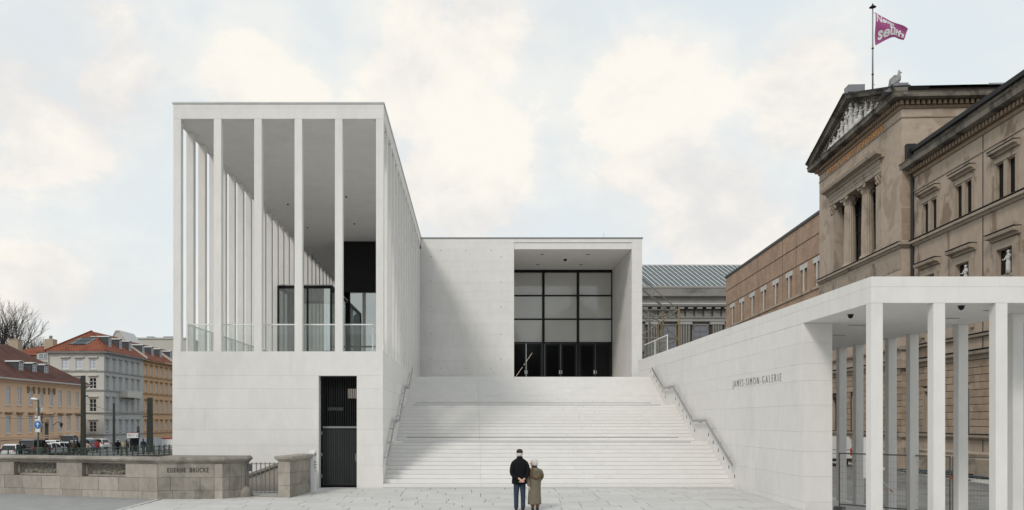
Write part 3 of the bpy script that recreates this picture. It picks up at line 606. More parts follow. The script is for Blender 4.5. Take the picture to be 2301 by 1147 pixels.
# --- right wing
RW = 27.0
ups = [(3.1, 2.65), (8.3, 2.65), (13.75, 2.65), (19.2, 2.65)]
holes = []
for c, w in ups:
    for s in (-1, 1): holes.append((c + s * .68 - .47, c + s * .68 + .47, 16.77, 19.2))
    holes.append((c - .95, c + .95, 9.2, 13.55))
    holes.append((c - .85, c + .85, 1.56, 4.72))
for c, w in ups[:3]: holes.append((c - .45, c + .45, -.9, .25))
wall = holed(MB(), WG, 0.0, RW, MG - .3, 24.0, holes, .17)
wall.build('wall', 'plaster_tan', mu)
for h in holes: MB().fbox(WG, h[0], h[1], -.19, -.172, h[2], h[3]).build('window_pane', 'pane_black', mu)
for i, (c, w) in enumerate(ups):
    f = MB()
    for a, b in ((c - 1.36, c - 1.14), (c + 1.14, c + 1.36), (c - .22, c + .22)): f.fbox(WG, a, b, -.05 if a == c - .22 else .0, .06, 16.775, 19.3)
    f.fbox(WG, c - 1.36, c + 1.36, 0.0, .10, 19.302, 19.56)
    f = f.build('window_surround', 'museum_trim', mu)
    cornice(WG, c - 1.62, c + 1.62, [(0, 19.75), (.16, 19.78), (.20, 19.9), (.42, 19.96), (.44, 20.1), (0, 20.14)], 'window_hood', 'museum_trim', f)
    f = MB()
    for a, b in ((c - 1.42, c - .96), (c + .96, c + 1.42)): f.fbox(WG, a, b, 0, .16, 8.9, 13.6)
    f.fbox(WG, c - 1.45, c + 1.45, 0, .14, 13.603, 14.1)
    f = f.build('window_surround', 'museum_trim', mu)
    cornice(WG, c - 1.75, c + 1.75, [(0, 14.2), (.14, 14.22), (.2, 14.36), (.5, 14.42), (.54, 14.62), (0, 14.68)], 'window_hood', 'museum_trim', f)
    fr_ = MB().fbox(WG, c - .94, c + .94, -.168, .05, 11.7, 11.9).build('window_frame', 'museum_trim', mu)
    s_ = MB()
    for a, b in ((c - 1.12, c - .86), (c + .855, c + .9)): s_.fbox(WG, a, b, .0, .07, 1.57, 4.7)
    s_.fbox(WG, c - 1.12, c + 1.12, .0, .07, 4.725, 4.98); s_.build('window_surround', 'museum_trim', mu)
cornice(WG, -.02, RW, [(0, 16.28), (.12, 16.3), (.2, 16.45), (.34, 16.5), (.34, 16.68), (.05, 16.77), (0, 16.77)], 'string_course', 'museum_trim')
flash(WG, 0, RW, .36, 16.772); flash(WG, 0, RW, .50, 7.302); flash(WG, 0, RW, .30, 8.422); flash(WG, 0, RW, .34, 1.542); flash(RZ, PU0, 0, .36, 16.768); flash(RZ, PU0, 0, .5, 7.302); flash(RZ, PU0, 0, .34, 1.542)
for c, w in ups: flash(WG, c - 1.64, c + 1.64, .47, 20.142); flash(WG, c - 1.77, c + 1.77, .57, 14.682)
cornice(WG, 0, RW, [(0, 20.6), (.06, 20.62), (.07, 20.7), (0, 20.74)], 'string_moulding', 'museum_trim')
cornice(WG, -.05, RW, [(0, 21.75), (.1, 21.78), (.16, 22.0), (0, 22.03)], 'cornice_base', 'museum_dentil')
dentils(WG, 0, RW, .46, .25, .0, .42, 22.06, 22.38)
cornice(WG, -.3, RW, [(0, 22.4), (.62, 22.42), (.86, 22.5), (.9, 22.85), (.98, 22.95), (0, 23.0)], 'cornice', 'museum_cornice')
par = []
u = .15; k = 0
while u < RW:
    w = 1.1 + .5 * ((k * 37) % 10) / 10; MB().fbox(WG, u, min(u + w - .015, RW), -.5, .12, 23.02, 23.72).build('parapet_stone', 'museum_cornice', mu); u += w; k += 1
cornice(WG, .1, RW, [(-.6, 23.73), (.34, 23.74), (.42, 24.0), (.1, 24.08), (-.6, 24.1)], 'roof_gutter', 'museum_roof')
MB().add([WG(.1, -.1, 24.1), WG(RW, -.1, 24.1), WG(RW, -9, 25.6), WG(.1, -9, 25.6)], [(0, 1, 2, 3)]).build('wing_roof', 'museum_roof', mu)
MB().fbox(WG, -.35, .45, -.1, .6, 23.1, 24.45).build('rainwater_hopper', 'museum_roof', mu)
MB().tube([WG(.28, .14, 22.1), WG(.28, .14, MG)], .13, 8).build('downpipe', 'museum_roof', mu)
MB().tube([WG(10.9, .03, 22.0), WG(10.9, .03, MG)], .025, 5).build('lightning_conductor', 'museum_roof', mu)
cornice(WG, 0, RW, [(0, 8.15), (.22, 8.2), (.26, 8.36), (0, 8.42)], 'sill_course', 'museum_trim')
cornice(WG, -.02, RW, [(0, 6.65), (.1, 6.68), (.14, 6.95), (.42, 7.02), (.46, 7.22), (0, 7.3)], 'string_course', 'museum_trim')
cornice(WG, -.02, RW, [(0, 1.16), (.14, 1.2), (.3, 1.34), (.3, 1.5), (0, 1.54)], 'plinth_cornice', 'museum_trim')
cornice(WG, -.02, RW, [(0, MG), (.34, MG), (.34, -.15), (.2, .0), (.24, .2), (.1, .34), (0, .36)], 'plinth', 'museum_trim')
# --- centre block
PU0, PU1 = -19.6, 0.0; LU0, LU1 = -16.25, -4.05
hc = [(LU0, LU1, 16.77, 23.45)]
gw = [(-5.2, -3.6, 1.56, 4.72), (-10.7, -8.9, 1.56, 4.72), (-16, -14.4, 1.56, 4.72)]
holed(MB(), RZ, PU0, PU1, MG - .3, 28.0, hc + gw, 1.5).build('centre_wall', 'plaster_light', mu)
for h in gw: MB().fbox(RZ, h[0], h[1], -.36, -.35, h[2], h[3]).build('window_pane', 'pane_black', mu)
MB().fbox(RZ, LU0, LU1, -1.52, -1.5, 16.77, 23.45).build('loggia_glazing', 'pane_black', mu)
gm = MB()
for k in range(1, 9): gm.fbox(RZ, LU0 + k * 1.36 - .05, LU0 + k * 1.36 + .05, -1.5, -1.42, 16.77, 23.45)
for z in (18.5, 20.2, 21.9): gm.fbox(RZ, LU0, LU1, -1.5, -1.44, z, z + .08)
gm.build('loggia_glazing_bars', 'black_metal', mu)
holed(MB(), SD, 0, 14, MG - .3, 28.0, [], .1).build('flank_wall', 'plaster_light', mu)
for (a, b) in ((-.75, .012),):
    for z in (16.9, 18.2, 19.6, 21.0, 22.4): MB().fbox(SD, 0.0, .84, -.02, .012, z, z + 1.25).build('quoin', 'ashlar', mu)
# columns, pilasters
def fluted(c, z0, z1, r0, r1, parent):
    n = 32; rings = []
    for z, r in ((z0 + .35, r0), (z0 + .36 + (z1 - z0) * .3, r0 * .99), (z1, r1)):
        rings.append([Vector((c.x + math.cos(2 * math.pi * k / n) * r * (1 if k % 2 else .93), c.y + math.sin(2 * math.pi * k / n) * r * (1 if k % 2 else .93), z)) for k in range(n)])
    sh = MB().loft(rings).build('column', 'museum_column', parent)
    MB().lathe((c.x, c.y, z0), [(r0 * 1.32, 0), (r0 * 1.32, .12), (r0 * 1.22, .2), (r0 * 1.1, .26), (r0 * 1.15, .32), (r0, .36)], 20).build('column_base', 'museum_column', sh, True)
    return sh
def capital(fr, u, d, z0, z1, w, parent, flat=False):
    mb = MB(); h = z1 - z0
    c = fr(u, d, 0)
    mb.lathe((c.x, c.y, z0), [(w * .8, 0), (w * .84, h * .3), (w * .95, h * .65), (w * 1.15, h * .86)], 12) if not flat else mb.fbox(fr, u - w * .86, u + w * .86, d - w * .6, d + w * .55, z0, z0 + h * .86)
    mb.fbox(fr, u - w * 1.25, u + w * 1.25, d - w * (.6 if flat else 1.25), d + w * (.8 if flat else 1.25), z0 + h * .87, z1)
    U, N = fr.U, fr.N; Zv = Vector((0, 0, 1))
    for row, (zz_, rr, n) in enumerate(((.08, .9, 8), (.42, 1.0, 8))):
        for k in range(n):
            q = 2 * math.pi * (k + .5 * row) / n; dr = U * math.cos(q) + N * math.sin(q); sd = dr.cross(Zv)
            if flat and dr.dot(N) < -.2: continue
            sq = 1.0 if not flat else min(1.25, 1 / max(abs(math.cos(q)), abs(math.sin(q)))) * .9
            b = fr(u, d, z0 + h * zz_) + dr * w * rr * sq * .85; t = b + Zv * h * .40 + dr * w * .12; tip = b + Zv * h * .33 + dr * w * .38
            mb.add([b - sd * w * .22, b + sd * w * .22, t + sd * w * .17, t - sd * w * .17, tip + sd * w * .07, tip - sd * w * .07], [(0, 1, 2, 3), (3, 2, 4, 5), (0, 3, 5), (1, 4, 2), (0, 5, 4, 1)])
    for su in (-1, 1):
        cc_ = fr(u + su * w * 1.05, d + (w * .55 if flat else w * .95), z0 + h * .74); mb.ell(cc_, w * .3, w * .3, w * .3, 8, 5)
    return mb.build('capital', 'museum_column', parent)
ZC0, ZC1 = 16.8, 23.4
for u in (-12.35, -8.05):
    c = RZ(u, -.42, 0); s = fluted(c, ZC0, ZC1 - .95, .56, .48, mu); capital(RZ, u, -.42, ZC1 - .95, ZC1, .56, s)
for u in (LU0 + .5, LU1 - .5):
    p = MB().fbox(RZ, u - .5, u + .5, -1.0, .05, ZC0, ZC1 - .95).fbox(RZ, u - .58, u + .58, -1.0, .13, ZC0 - .02, ZC0 + .3).build('pilaster', 'museum_column', mu); capital(RZ, u, -.4, ZC1 - .95, ZC1, .58, p, True)
MB().fbox(RZ, LU0 - .1, LU1 + .1, -1.0, .1, 23.455, 23.85).fbox(RZ, LU0 - .1, LU1 + .1, -.02, .14, 23.852, 24.15).fbox(RZ, LU0 - .1, LU1 + .1, -.02, .18, 24.152, 24.5).build('architrave', 'museum_trim', mu)
cornice(RZ, LU0 - .75, LU1 + .75, [(0, 24.52), (.22, 24.55), (.3, 24.75), (.72, 24.85), (.78, 25.12), (0, 25.2)], 'loggia_cornice', 'museum_trim')
an = MB(); u = LU0 - .6
while u < LU1 + .7:
    an.add([RZ(u - .13, .6, 25.17), RZ(u + .13, .6, 25.17), RZ(u + .1, .56, 25.4), RZ(u, .6, 25.6), RZ(u - .1, .56, 25.4), RZ(u - .11, .48, 25.17), RZ(u + .11, .48, 25.17), RZ(u, .5, 25.56)], [(0, 1, 2, 3, 4), (0, 4, 3, 7, 5), (1, 6, 7, 3, 2), (0, 5, 6, 1), (5, 7, 6)]); u += .36
tag(an.build('palmette_row', 'museum_trim', mu), kind='stuff')
def wrap(prof, name, m, ov=0.0):      # moulding along the front and round the flank
    a = cornice(RZ, PU0 - ov, 0.0, prof, name, m)
    # mitred corner and flank run
    mb = MB(); n = len(prof); ring0 = [RZ(d, d, z) for d, z in prof]; 
    r0 = [Cc + RZ.N * d + Vector((0, 0, z)) for d, z in prof]; r1 = [Cc + RZ.N * d + SD.N * d + Vector((0, 0, z)) for d, z in prof]
    r2 = [Cc + SD.N * d + Vector((0, 0, z)) for d, z in prof]; r3 = [Cc + SD.N * d + SD.U * 14 + Vector((0, 0, z)) for d, z in prof]
    mb.loft([r0, r1, r2, r3]); mb.build(name, m, mu)
wrap([(0, 16.28), (.12, 16.3), (.2, 16.45), (.34, 16.5), (.34, 16.68), (.05, 16.765), (0, 16.765)], 'string_course', 'museum_trim')
wrap([(0, 26.62), (.06, 26.64), (.08, 26.72), (0, 26.76)], 'string_moulding', 'museum_trim')
wrap([(0, 27.35), (.1, 27.38), (.2, 27.58), (0, 27.6)], 'cornice_base', 'museum_dentil')
dentils(RZ, PU0 - .3, .3, .42, .23, 0, .4, 27.62, 27.92); dentils(SD, -.3, 12, .42, .23, 0, .4, 27.62, 27.92)
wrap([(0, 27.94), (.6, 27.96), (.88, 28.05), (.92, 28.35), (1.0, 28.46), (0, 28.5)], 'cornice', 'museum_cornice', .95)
cornice(RZ, PU0, -.05, [(0, 14.6), (.03, 14.6), (.03, 16.0), (0, 16.0)], 'apron_panel', 'museum_trim')
cornice(RZ, PU0, .0, [(0, 6.65), (.1, 6.68), (.14, 6.95), (.42, 7.02), (.46, 7.22), (0, 7.3)], 'string_course', 'museum_trim')
cornice(RZ, PU0, .0, [(0, 8.15), (.22, 8.2), (.26, 8.36), (0, 8.42)], 'sill_course', 'museum_trim')
cornice(RZ, PU0, .0, [(0, 1.16), (.14, 1.2), (.3, 1.34), (.3, 1.5), (0, 1.54)], 'plinth_cornice', 'museum_trim')
cornice(RZ, PU0, .0, [(0, MG), (.34, MG), (.34, -.15), (.2, .0), (.24, .2), (.1, .34), (0, .36)], 'plinth', 'museum_trim')
for z0, z1, p in ((6.65, 7.3, .42), (8.15, 8.42, .22), (1.16, 1.54, .28), (MG, .34, .32)): MB().fbox(SD, -p, .84, 0, p, z0 + .01, z1 - .01).build('return_moulding', 'museum_trim', mu)
# inscription
tm = text_mesh('ARTEM NON ODIT NISI IGNARUS', .62, .03, 1.12, bold=.012)
bb = [v.co.x for v in tm.vertices]; lo_, hi_ = min(bb), max(bb); hh = max(v.co.y for v in tm.vertices)
for v in tm.vertices: v.co = RZ(-17.0 + (v.co.x - lo_) / (hi_ - lo_) * 13.4, .03 + v.co.z, 26.82 + v.co.y / hh * .48) - parent_origin(mu)
tm.materials.append(M['gold']); lo = bpy.data.objects.new('inscription', tm); COL.objects.link(lo); lo.parent = mu
# pediment
UM = (PU0 + PU1) / 2; HW = (PU1 - PU0) / 2 + .95; ZP = 28.5; HP = 3.35
def rake(u): return ZP + HP * (1 - abs(u - UM) / HW)
MB().add([RZ(UM - HW + .4, .0, ZP - .05), RZ(UM + HW - .4, .0, ZP - .05), RZ(UM, .0, ZP + HP - .1), RZ(UM - HW + .4, -.3, ZP - .05), RZ(UM + HW - .4, -.3, ZP - .05), RZ(UM, -.3, ZP + HP - .1)], [(0, 1, 2), (3, 5, 4), (0, 3, 4, 1), (1, 4, 5, 2), (2, 5, 3, 0)]).build('tympanum', 'museum_trim', mu)
for s in (-1, 1):
    for nm, prof, mm in (('raking_cornice', [(0, -.62), (.25, -.55), (.3, -.42), (.82, -.34), (.9, -.1), (1.02, 0), (-.1, .02)], 'museum_cornice'), ('roof_edge', [(-.3, .03), (1.08, .01), (1.14, .12), (-.3, .2)], 'museum_roof')):
        MB().prism(prof, lambda t, d, z: RZ(UM + s * HW * t, d, ZP + HP * (1 - t) + z + .25), 0.0, 1.0).build(nm, mm, mu)
    MB().add([RZ(UM, .9, ZP + HP + .36), RZ(UM + s * HW, .9, ZP + .36), RZ(UM + s * HW, -14, ZP + .36), RZ(UM, -14, ZP + HP + .36)], [(0, 1, 2, 3)]).build('pediment_roof', 'museum_roof', mu)
dk = MB(); 
for s in (-1, 1):
    for k in range(1, 26):
        t = k / 26; dk.fbox(RZ, UM + s * HW * t - .1, UM + s * HW * t + .1, 0, .5, rake(UM + s * HW * t) - .62, rake(UM + s * HW * t) - .36)
tag(dk.build('dentil_row', 'museum_cornice', mu), kind='stuff')
for uu in (UM + .3,): MB().fbox(RZ, uu - .5, uu + .6, -.5, .95, ZP + HP + .2, ZP + HP + .85).build('acroterion_base', 'zinc_dark', mu)
MB().prism([(-1.5, 28.6), (.35, 28.6), (.35, 29.3), (-.6, 29.3)], lambda t, a, b: SD(a, .45 - t * 2.2, b), 0, 1).build('acroterion_base', 'zinc_dark', mu)
MB().fbox(SD, 1.75, 14, -1.6, .05, 28.5, 28.95).build('attic', 'museum_trim', mu)
MB().fbox(SD, 2.2, 9, -1.8, .12, 28.955, 29.1).build('attic_coping', 'museum_roof', mu); MB().fbox(SD, 3.2, 6.6, -1.6, -.2, 29.1, 29.28).build('roof_hatch', 'museum_roof', mu)
MB().tube([SD(6.8, -.1, 29.3), SD(14, -.1, 29.3)], .03, 5).build('roof_rail', 'museum_roof', mu)
# --- ground floor: rusticated blocks one by one
def rustic(fr, u0, u1, holes_, n0):
    z0, ch = 1.56, .508
    for r in range(10):
        a, e = z0 + r * ch + .02, z0 + (r + 1) * ch - .02
        cuts = [u0]; x = u0 + (.75 if r % 2 else 1.5)
        while x < u1 - .4: cuts.append(x); x += 1.5
        cuts.append(u1)
        for p, q in zip(cuts, cuts[1:]):
            segs = [(p, q)]
            for h in holes_:
                if h[2] < (a + e) / 2 < h[3] + .26:
                    out = []
                    for s0, s1 in segs:
                        if h[1] + .06 <= s0 or h[0] - .27 >= s1: out.append((s0, s1)); continue
                        if s0 < h[0] - .27: out.append((s0, h[0] - .27))
                        if s1 > h[1] + .06: out.append((max(s0, h[1] + .06), s1))
                    segs = out
            for s0, s1 in segs:
                if s1 - s0 < .12: continue
                MB().fbox(fr, s0 + .014, s1 - .014, .003, .085, a, e).build('stone_block', 'ashlar', mu)
holed(MB(), WG, .0, 22.5, 1.56, 6.645, [h for h in holes if 1 < h[2] < 2], .01, .004).build('joint_backing', 'ashlar_joint', mu); holed(MB(), RZ, -16.6, 0, 1.56, 6.645, gw, .01, .004).build('joint_backing', 'ashlar_joint', mu)
rustic(WG, .0, 22.5, [h for h in holes if 1 < h[2] < 2], 0); rustic(RZ, -16.6, 0.0, gw, 0); rustic(SD, .0, .82, [], 0)
# --- left wing, brick
LWU0, LWU1 = -64.6, -19.7
lh = []
for c in (-22.8, -27.25, -32.6, -38.1, -43.5, -49.1, -54.8, -60.4):
    for s in (-1, 1): lh.append((c + s * .62 - .42, c + s * .62 + .42, 16.7, 19.2))
holed(MB(), WG, LWU0, LWU1, MG, 24.15, lh, .3).build('brick_wall', 'brick_mix', mu)
for h in lh: MB().fbox(WG, h[0], h[1], -.32, -.31, h[2], h[3]).build('window_pane', 'pane_black', mu)
for c in (-22.8, -27.25, -32.6, -38.1, -43.5, -49.1, -54.8, -60.4):
    MB().fbox(WG, c - .2, c + .2, -.05, .06, 16.7, 19.2).fbox(WG, c - 1.3, c + 1.3, -.02, .05, 19.205, 19.75).build('window_surround', 'statue_stone', mu)
for z in (16.4, 19.9, 22.1): MB().fbox(WG, LWU0, LWU1, 0, .03 if z != 16.4 else .12, z, z + (.07 if z != 16.4 else .25)).build('string_course', 'plaster_tan' if z == 16.4 else 'ashlar_joint', mu)
for u in (-30, -35.3, -46.3, -57.6): MB().fbox(WG, u, u + .06, 0, .012, 16.7, 24.1).build('expansion_joint', 'ashlar_joint', mu)
MB().fbox(WG, LWU0 - .1, LWU1, -.6, .12, 24.155, 24.45).build('wing_coping', 'museum_roof', mu)
EF = frame(WG(LWU0, 0, 0), Vector((DV.y, -DV.x, 0)) * 1)
MB().fbox(WG, LWU0, LWU0 + .4, -12, -.01, MG, 24.14).build('end_wall', 'brick_mix', mu)
# --- statues
def figure(mb, B, H, fr, lean=0.0, seat=False, arm=0.0, tw=0.0):   # draped stone figure; B base point
    U, N = fr.U, fr.N; Zv = Vector((0, 0, 1)); s = H / 1.75
    def ring(z, w, d, ou=0, od=0, n=10): return [B + U * (ou + lean * z / 1.75 + w * math.cos(q) * (1 + .12 * math.sin(5 * q + z * 7))) * s + N * (od + d * math.sin(q)) * s + Zv * z * s for q in (2 * math.pi * k / n for k in range(n))]
    if seat: mb.loft([ring(0, .3, .26, .0, .2), ring(.3, .27, .27, .0, .2), ring(.5, .27, .3, 0, .12), ring(.62, .23, .22), ring(.95, .25, .17), ring(1.12, .2, .13), ring(1.2, .08, .08)]); zh = 1.34
    else: mb.loft([ring(0, .25, .2), ring(.35, .22, .18, .02), ring(.8, .2, .17, -.02), ring(.98, .17, .14), ring(1.25, .23, .16), ring(1.42, .2, .12), ring(1.5, .07, .07)]); zh = 1.62
    hc_ = B + (U * (lean * zh / 1.75 + tw) + N * .03 + Zv * zh) * s
    mb.ell(hc_, .105 * s, .115 * s, .14 * s, 8, 6); mb.ell(hc_ - N * .03 * s + Zv * .03 * s, .12 * s, .12 * s, .12 * s, 8, 5)
    zs_ = zh - .27
    for sd in (-1, 1):
        sh = B + (U * (lean * zs_ / 1.75 + sd * .22) + Zv * zs_) * s
        el = sh + (U * sd * (.12 + .15 * arm) + N * .08 - Zv * (.27 - .2 * arm * (sd > 0))) * s
        ha = el + (U * -sd * .1 + N * .2 + Zv * (-.02 + .3 * arm * (sd > 0))) * s
        mb.tube([sh, el, ha], [.075 * s, .06 * s, .045 * s], 6)
grp = thing('pediment_relief', RZ(UM, .5, ZP), 'pale carved figure group filling the museum pediment', 'sculpture')
for k, (u, H, seat, ln, arm) in enumerate(((-16.6, .95, True, -.25, 0), (-15.4, 1.25, True, -.15, .2), (-14.3, 1.5, True, -.1, .5), (-13.1, 1.75, True, .1, 0), (-12.1, 2.0, False, -.08, .4), (-11.0, 2.45, False, .05, .2), (-9.8, 2.85, False, 0, .6), (-8.7, 2.45, False, .08, 0), (-7.6, 2.1, True, .05, .6), (-6.4, 1.85, False, .1, .8), (-5.2, 1.6, True, .1, .2), (-4.0, 1.2, True, .2, .1), (-3.0, .9, True, .2, 0))):
    mb = MB(); figure(mb, RZ(u, .34, ZP), H, RZ, ln, seat, arm); mb.build('carved_figure', 'statue_stone', grp, True)
for i, (c, w) in enumerate(ups[:3]):
    mb = MB(); b0 = WG(c + .3, .02, 11.9)
    figure(mb, b0, 1.5, WG, .03 * (i - 1), False, .3 * i)
    tag(mb.build('window_statue', 'statue_stone', None, True, tuple(b0)), ('white draped statue in the museum window nearest the centre block', 'white draped statue in the middle one of the museum windows', 'white draped statue with raised arm in the museum window by the right edge')[i], 'statue', 'statues in the museum windows')
# eagle-like figure on the corner of the pediment
mat('griffin_stone', (0.31, 0.31, 0.305), 0.75, 0.2, 4.0, 0.3, 12, stain=(0.2, 0.2, 0.19), stain_amt=0.6, sscale=2.0)
ea = thing('griffin_statue', SD(-.35, -.2, 29.0), 'white stone griffin with folded wings on the corner of the pediment', 'statue')
o = SD(-.35, -.1, 29.25); U = SD.U; Zv = Vector((0, 0, 1))
Ru = lambda u, z, d=0: o + (U * u + Zv * z + SD.N * d) * .78
bd = MB(); Nn = SD.N
bd.loft([[Ru(cu, cz) + (U * math.cos(q) * ru + Nn * math.sin(q) * rd + Zv * math.cos(q) * rz) for q in (2 * math.pi * k / 10 for k in range(10))] for cu, cz, ru, rd, rz in ((-.35, .05, .16, .2, .0), (-.2, .35, .26, .25, -.05), (.05, .65, .28, .25, -.08), (.2, .92, .19, .18, -.05), (.22, 1.18, .12, .12, 0), (.26, 1.38, .13, .12, 0), (.28, 1.5, .06, .06, 0))])
bd.build('body', 'griffin_stone', ea, True)
MB().loft([[Ru(.3, 1.36 ) + Nn * .06 * math.cos(q) + Zv * .07 * math.sin(q) for q in (0, 1.57, 3.14, 4.71)], [Ru(.47, 1.36) + Nn * .045 * math.cos(q) + Zv * .05 * math.sin(q) for q in (0, 1.57, 3.14, 4.71)], [Ru(.56, 1.27) + Nn * .01 * math.cos(q) + Zv * .01 * math.sin(q) for q in (0, 1.57, 3.14, 4.71)]]).build('beak', 'griffin_stone', ea)
for s in (-1, 1):
    MB().add([Ru(.1, .95, s * .24), Ru(-.35, 1.02, s * .3), Ru(-.62, .75, s * .3), Ru(-.75, .0, s * .28), Ru(-.45, .1, s * .3), Ru(-.05, .4, s * .3), Ru(.1, .95, s * .16), Ru(-.35, 1.0, s * .2), Ru(-.6, .75, s * .2), Ru(-.75, .0, s * .2), Ru(-.45, .1, s * .2), Ru(-.05, .4, s * .2)], [(0, 1, 2, 3, 4, 5), (11, 10, 9, 8, 7, 6)] + [(i, 6 + i, 6 + (i + 1) % 6, (i + 1) % 6) for i in range(6)]).build('wing', 'griffin_stone', ea)
    MB().tube([Ru(.1, .35, s * .14), Ru(.25, .05, s * .14), Ru(.38, -.2, s * .14)], [.09, .06, .08], 6).build('foreleg', 'griffin_stone', ea)
    MB().lathe(tuple(Ru(.22, 1.44, s * .07)), [(.045, 0), (.01, .16)], 5).build('ear', 'griffin_stone', ea)
# small ornament on the far eave
orn = MB().lathe(tuple(RZ(PU0 - .6, .3, ZP + .6)), [(.1, 0), (.35, .25), (.28, .5), (.42, .8), (.1, 1.1)], 8)
tag(orn.build('eave_acroterion', 'statue_stone', None, True, tuple(RZ(PU0 - .6, .3, ZP + .6))), 'small pale ornament on the far eave of the pediment', 'ornament')
# flagpole and flag
fb = RZ(UM - 1.0, -.8, ZP + HP + .2); fY = fb.y; top = px(1961, 8, fY).z; fx = px(1961, 0, fY).x; fb = Vector((fx, fY, fb.z - .4))
fp = thing('flagpole', fb, 'thin metal flagpole with round cap above the pediment', 'flagpole')
MB().tube([fb, Vector((fx, fY, top - .1))], [.085, .055], 8).build('pole', 'zinc_dark', fp, True)
MB().lathe((fx, fY, top - .45), [(.05, 0), (.32, .08), (.3, .12), (.12, .24), (.03, .45)], 12).build('finial', 'museum_roof', fp, True)
for z in (top - 4.2, top - 6.6): MB().lathe((fx, fY, z), [(.1, 0), (.12, .06), (.1, .12)], 8).build('collar', 'museum_roof', fp)
for z in (top - .9, top - 7.5): MB().fbox(frame((fx, fY, 0), (1, 0, 0)), .05, .22, -.02, .02, z, z + .05).build('cleat', 'zinc', fp)
mat('flag_purple', (0.35, 0.085, 0.225), 0.85, 0.06, 2); mat('flag_white', (0.72, 0.70, 0.72), 0.85, 0.03)
for nm in ('flag_purple', 'flag_white'): M[nm].use_backface_culling = False
sc = fY / F
def flag_pt(u, v, off=0.0):    # u 0..1 along, v 0..1 up; cloth sagging in the wind
    x = 1967 + 70 * u - 6 * u * u * (1 - v); y_top = 28 + 38 * u ** 1.1 + 3 * math.sin(u * 7); y_bot = 103 - 22 * math.sin(u * 1.9) + 8 * u ** 3
    y = y_bot + (y_top - y_bot) * v; d = .22 * math.sin(u * 9 + v * 2.5) * (.2 + u) + .1 * math.sin(v * 6 + u * 4)
    return px(x, y, fY) + Vector((0, d - off, 0))
nu, nv = 26, 16
fl = MB(); fl.add([flag_pt(i / nu, j / nv) for j in range(nv + 1) for i in range(nu + 1)], [(j * (nu + 1) + i, j * (nu + 1) + i + 1, (j + 1) * (nu + 1) + i + 1, (j + 1) * (nu + 1) + i) for j in range(nv) for i in range(nu)])
f0 = flag_pt(0, .5)
fg = thing('flag', f0, 'purple flag with white lettering blowing from the flagpole', 'flag')
fl.build('cloth', 'flag_purple', fg, True)
for body, u0, v0, w, h, nm in (('Neues', .03, .72, .62, .26, 0), ('Mu', .46, .46, .40, .26, 1), ('seum', .10, .12, .86, .34, 2)):
    tm = text_mesh(body, 1.0, 0, 1.0, bold=.03)
    bm = bmesh.new(); bm.from_mesh(tm); bmesh.ops.triangulate(bm, faces=bm.faces)
    for _ in range(2): bmesh.ops.subdivide_edges(bm, edges=[e for e in bm.edges if e.calc_length() > .12], cuts=1)
    xs_ = [v.co.x for v in bm.verts]; ys_ = [v.co.y for v in bm.verts]; a, b, c, d = min(xs_), max(xs_), min(ys_), max(ys_)
    for v in bm.verts: v.co = flag_pt(u0 + (v.co.x - a) / (b - a) * w, v0 + (v.co.y - c) / (d - c) * h, .035) - f0
    bm.to_mesh(tm); bm.free(); tm.materials.append(M['flag_white']); lo = bpy.data.objects.new('flag_lettering', tm); COL.objects.link(lo); lo.parent = fg
# ================================================================ court between portico and museum
ct = MB().add([(14.0, 8, -1.32), (60, 8, -1.32), (60, 160, -1.52), (9.7, 160, -1.52), (9.7, 38, -1.4), (14.0, 38, -1.38)], [tuple(range(6))])
court = struct(ct, 'museum_court', 'cobble')
MB().add([WG(-25, .36, -1.40), WG(RW, .36, -1.36), WG(RW, 2.9, -1.36), WG(-25, 2.9, -1.40)], [(3, 2, 1, 0)]).build('pale_paving_band', 'light_kerb', court)
# construction fence
A0 = Vector((12.86, 31.2)); A1 = Vector((16.5, 26.6)); 
def fence_panel(p0, p1, label, z0, gr):
    f = frame((p0.x, p0.y, 0), (p1 - p0).to_3d()); L = (p1 - p0).length; t = thing('site_fence_panel', (p0.x, p0.y, z0), label, 'fence', gr)
    for uu in (.03, L - .03): MB().tube([f(uu, 0, z0 + .03), f(uu, 0, z0 + 2.0)], .024, 8).build('post', 'scaffold_tube', t)
    for zz_ in (.2, 1.98): MB().tube([f(.03, 0, z0 + zz_), f(L - .03, 0, z0 + zz_)], .022, 8).build('rail', 'scaffold_tube', t)
    w = MB(); k = 0; u = .15
    while u < L - .1: w.tube([f(u, 0, z0 + .2), f(u, 0, z0 + 1.98)], .0022, 3, False); u += .1
    for j in range(1, 8): w.tube([f(.03, .005, z0 + .2 + j * .222), f(L - .03, .005, z0 + .2 + j * .222)], .0028, 3, False)
    tag(w.build('wire_mesh', 'scaffold_tube', t), kind='stuff')
    MB().fbox(f, -.12, .2, -.11, .11, z0, z0 + .12).build('foot_block', 'zinc_dark', t)
    return t
mid = A0.lerp(A1, .644)
fence_panel(A0, mid, 'wire mesh site fence panel between the portico columns', -.652, 'site fence panels')
t2 = fence_panel(mid + (A1 - A0) * .006, A1 + (A1 - A0) * .3, 'wire mesh site fence panel with orange clamp at the museum court', -.652 - .0, 'site fence panels')
MB().tube([Vector((mid.x, mid.y, .62)), Vector((mid.x, mid.y, .72))], .036, 8).build('clamp', 'orange_plastic', t2)
MB().box(14.76, 18.5, 24.0, 28.5, -1.3, -.654).build('fence_landing', 'light_kerb', court)
tp = thing('barrier_tape', px(1990, 1090, 30.2), 'loose red and white tape end hanging on the site fence', 'tape')
pts = [px(1983, 1080, 30.2), px(1990, 1090, 30.2), px(2000, 1100, 30.2)]
MB().tube(pts, .018, 4).build('white_strip', 'sign_white', tp); MB().tube([pts[2], px(2006, 1106, 30.2)], .02, 4).build('red_strip', 'red_paint', tp)
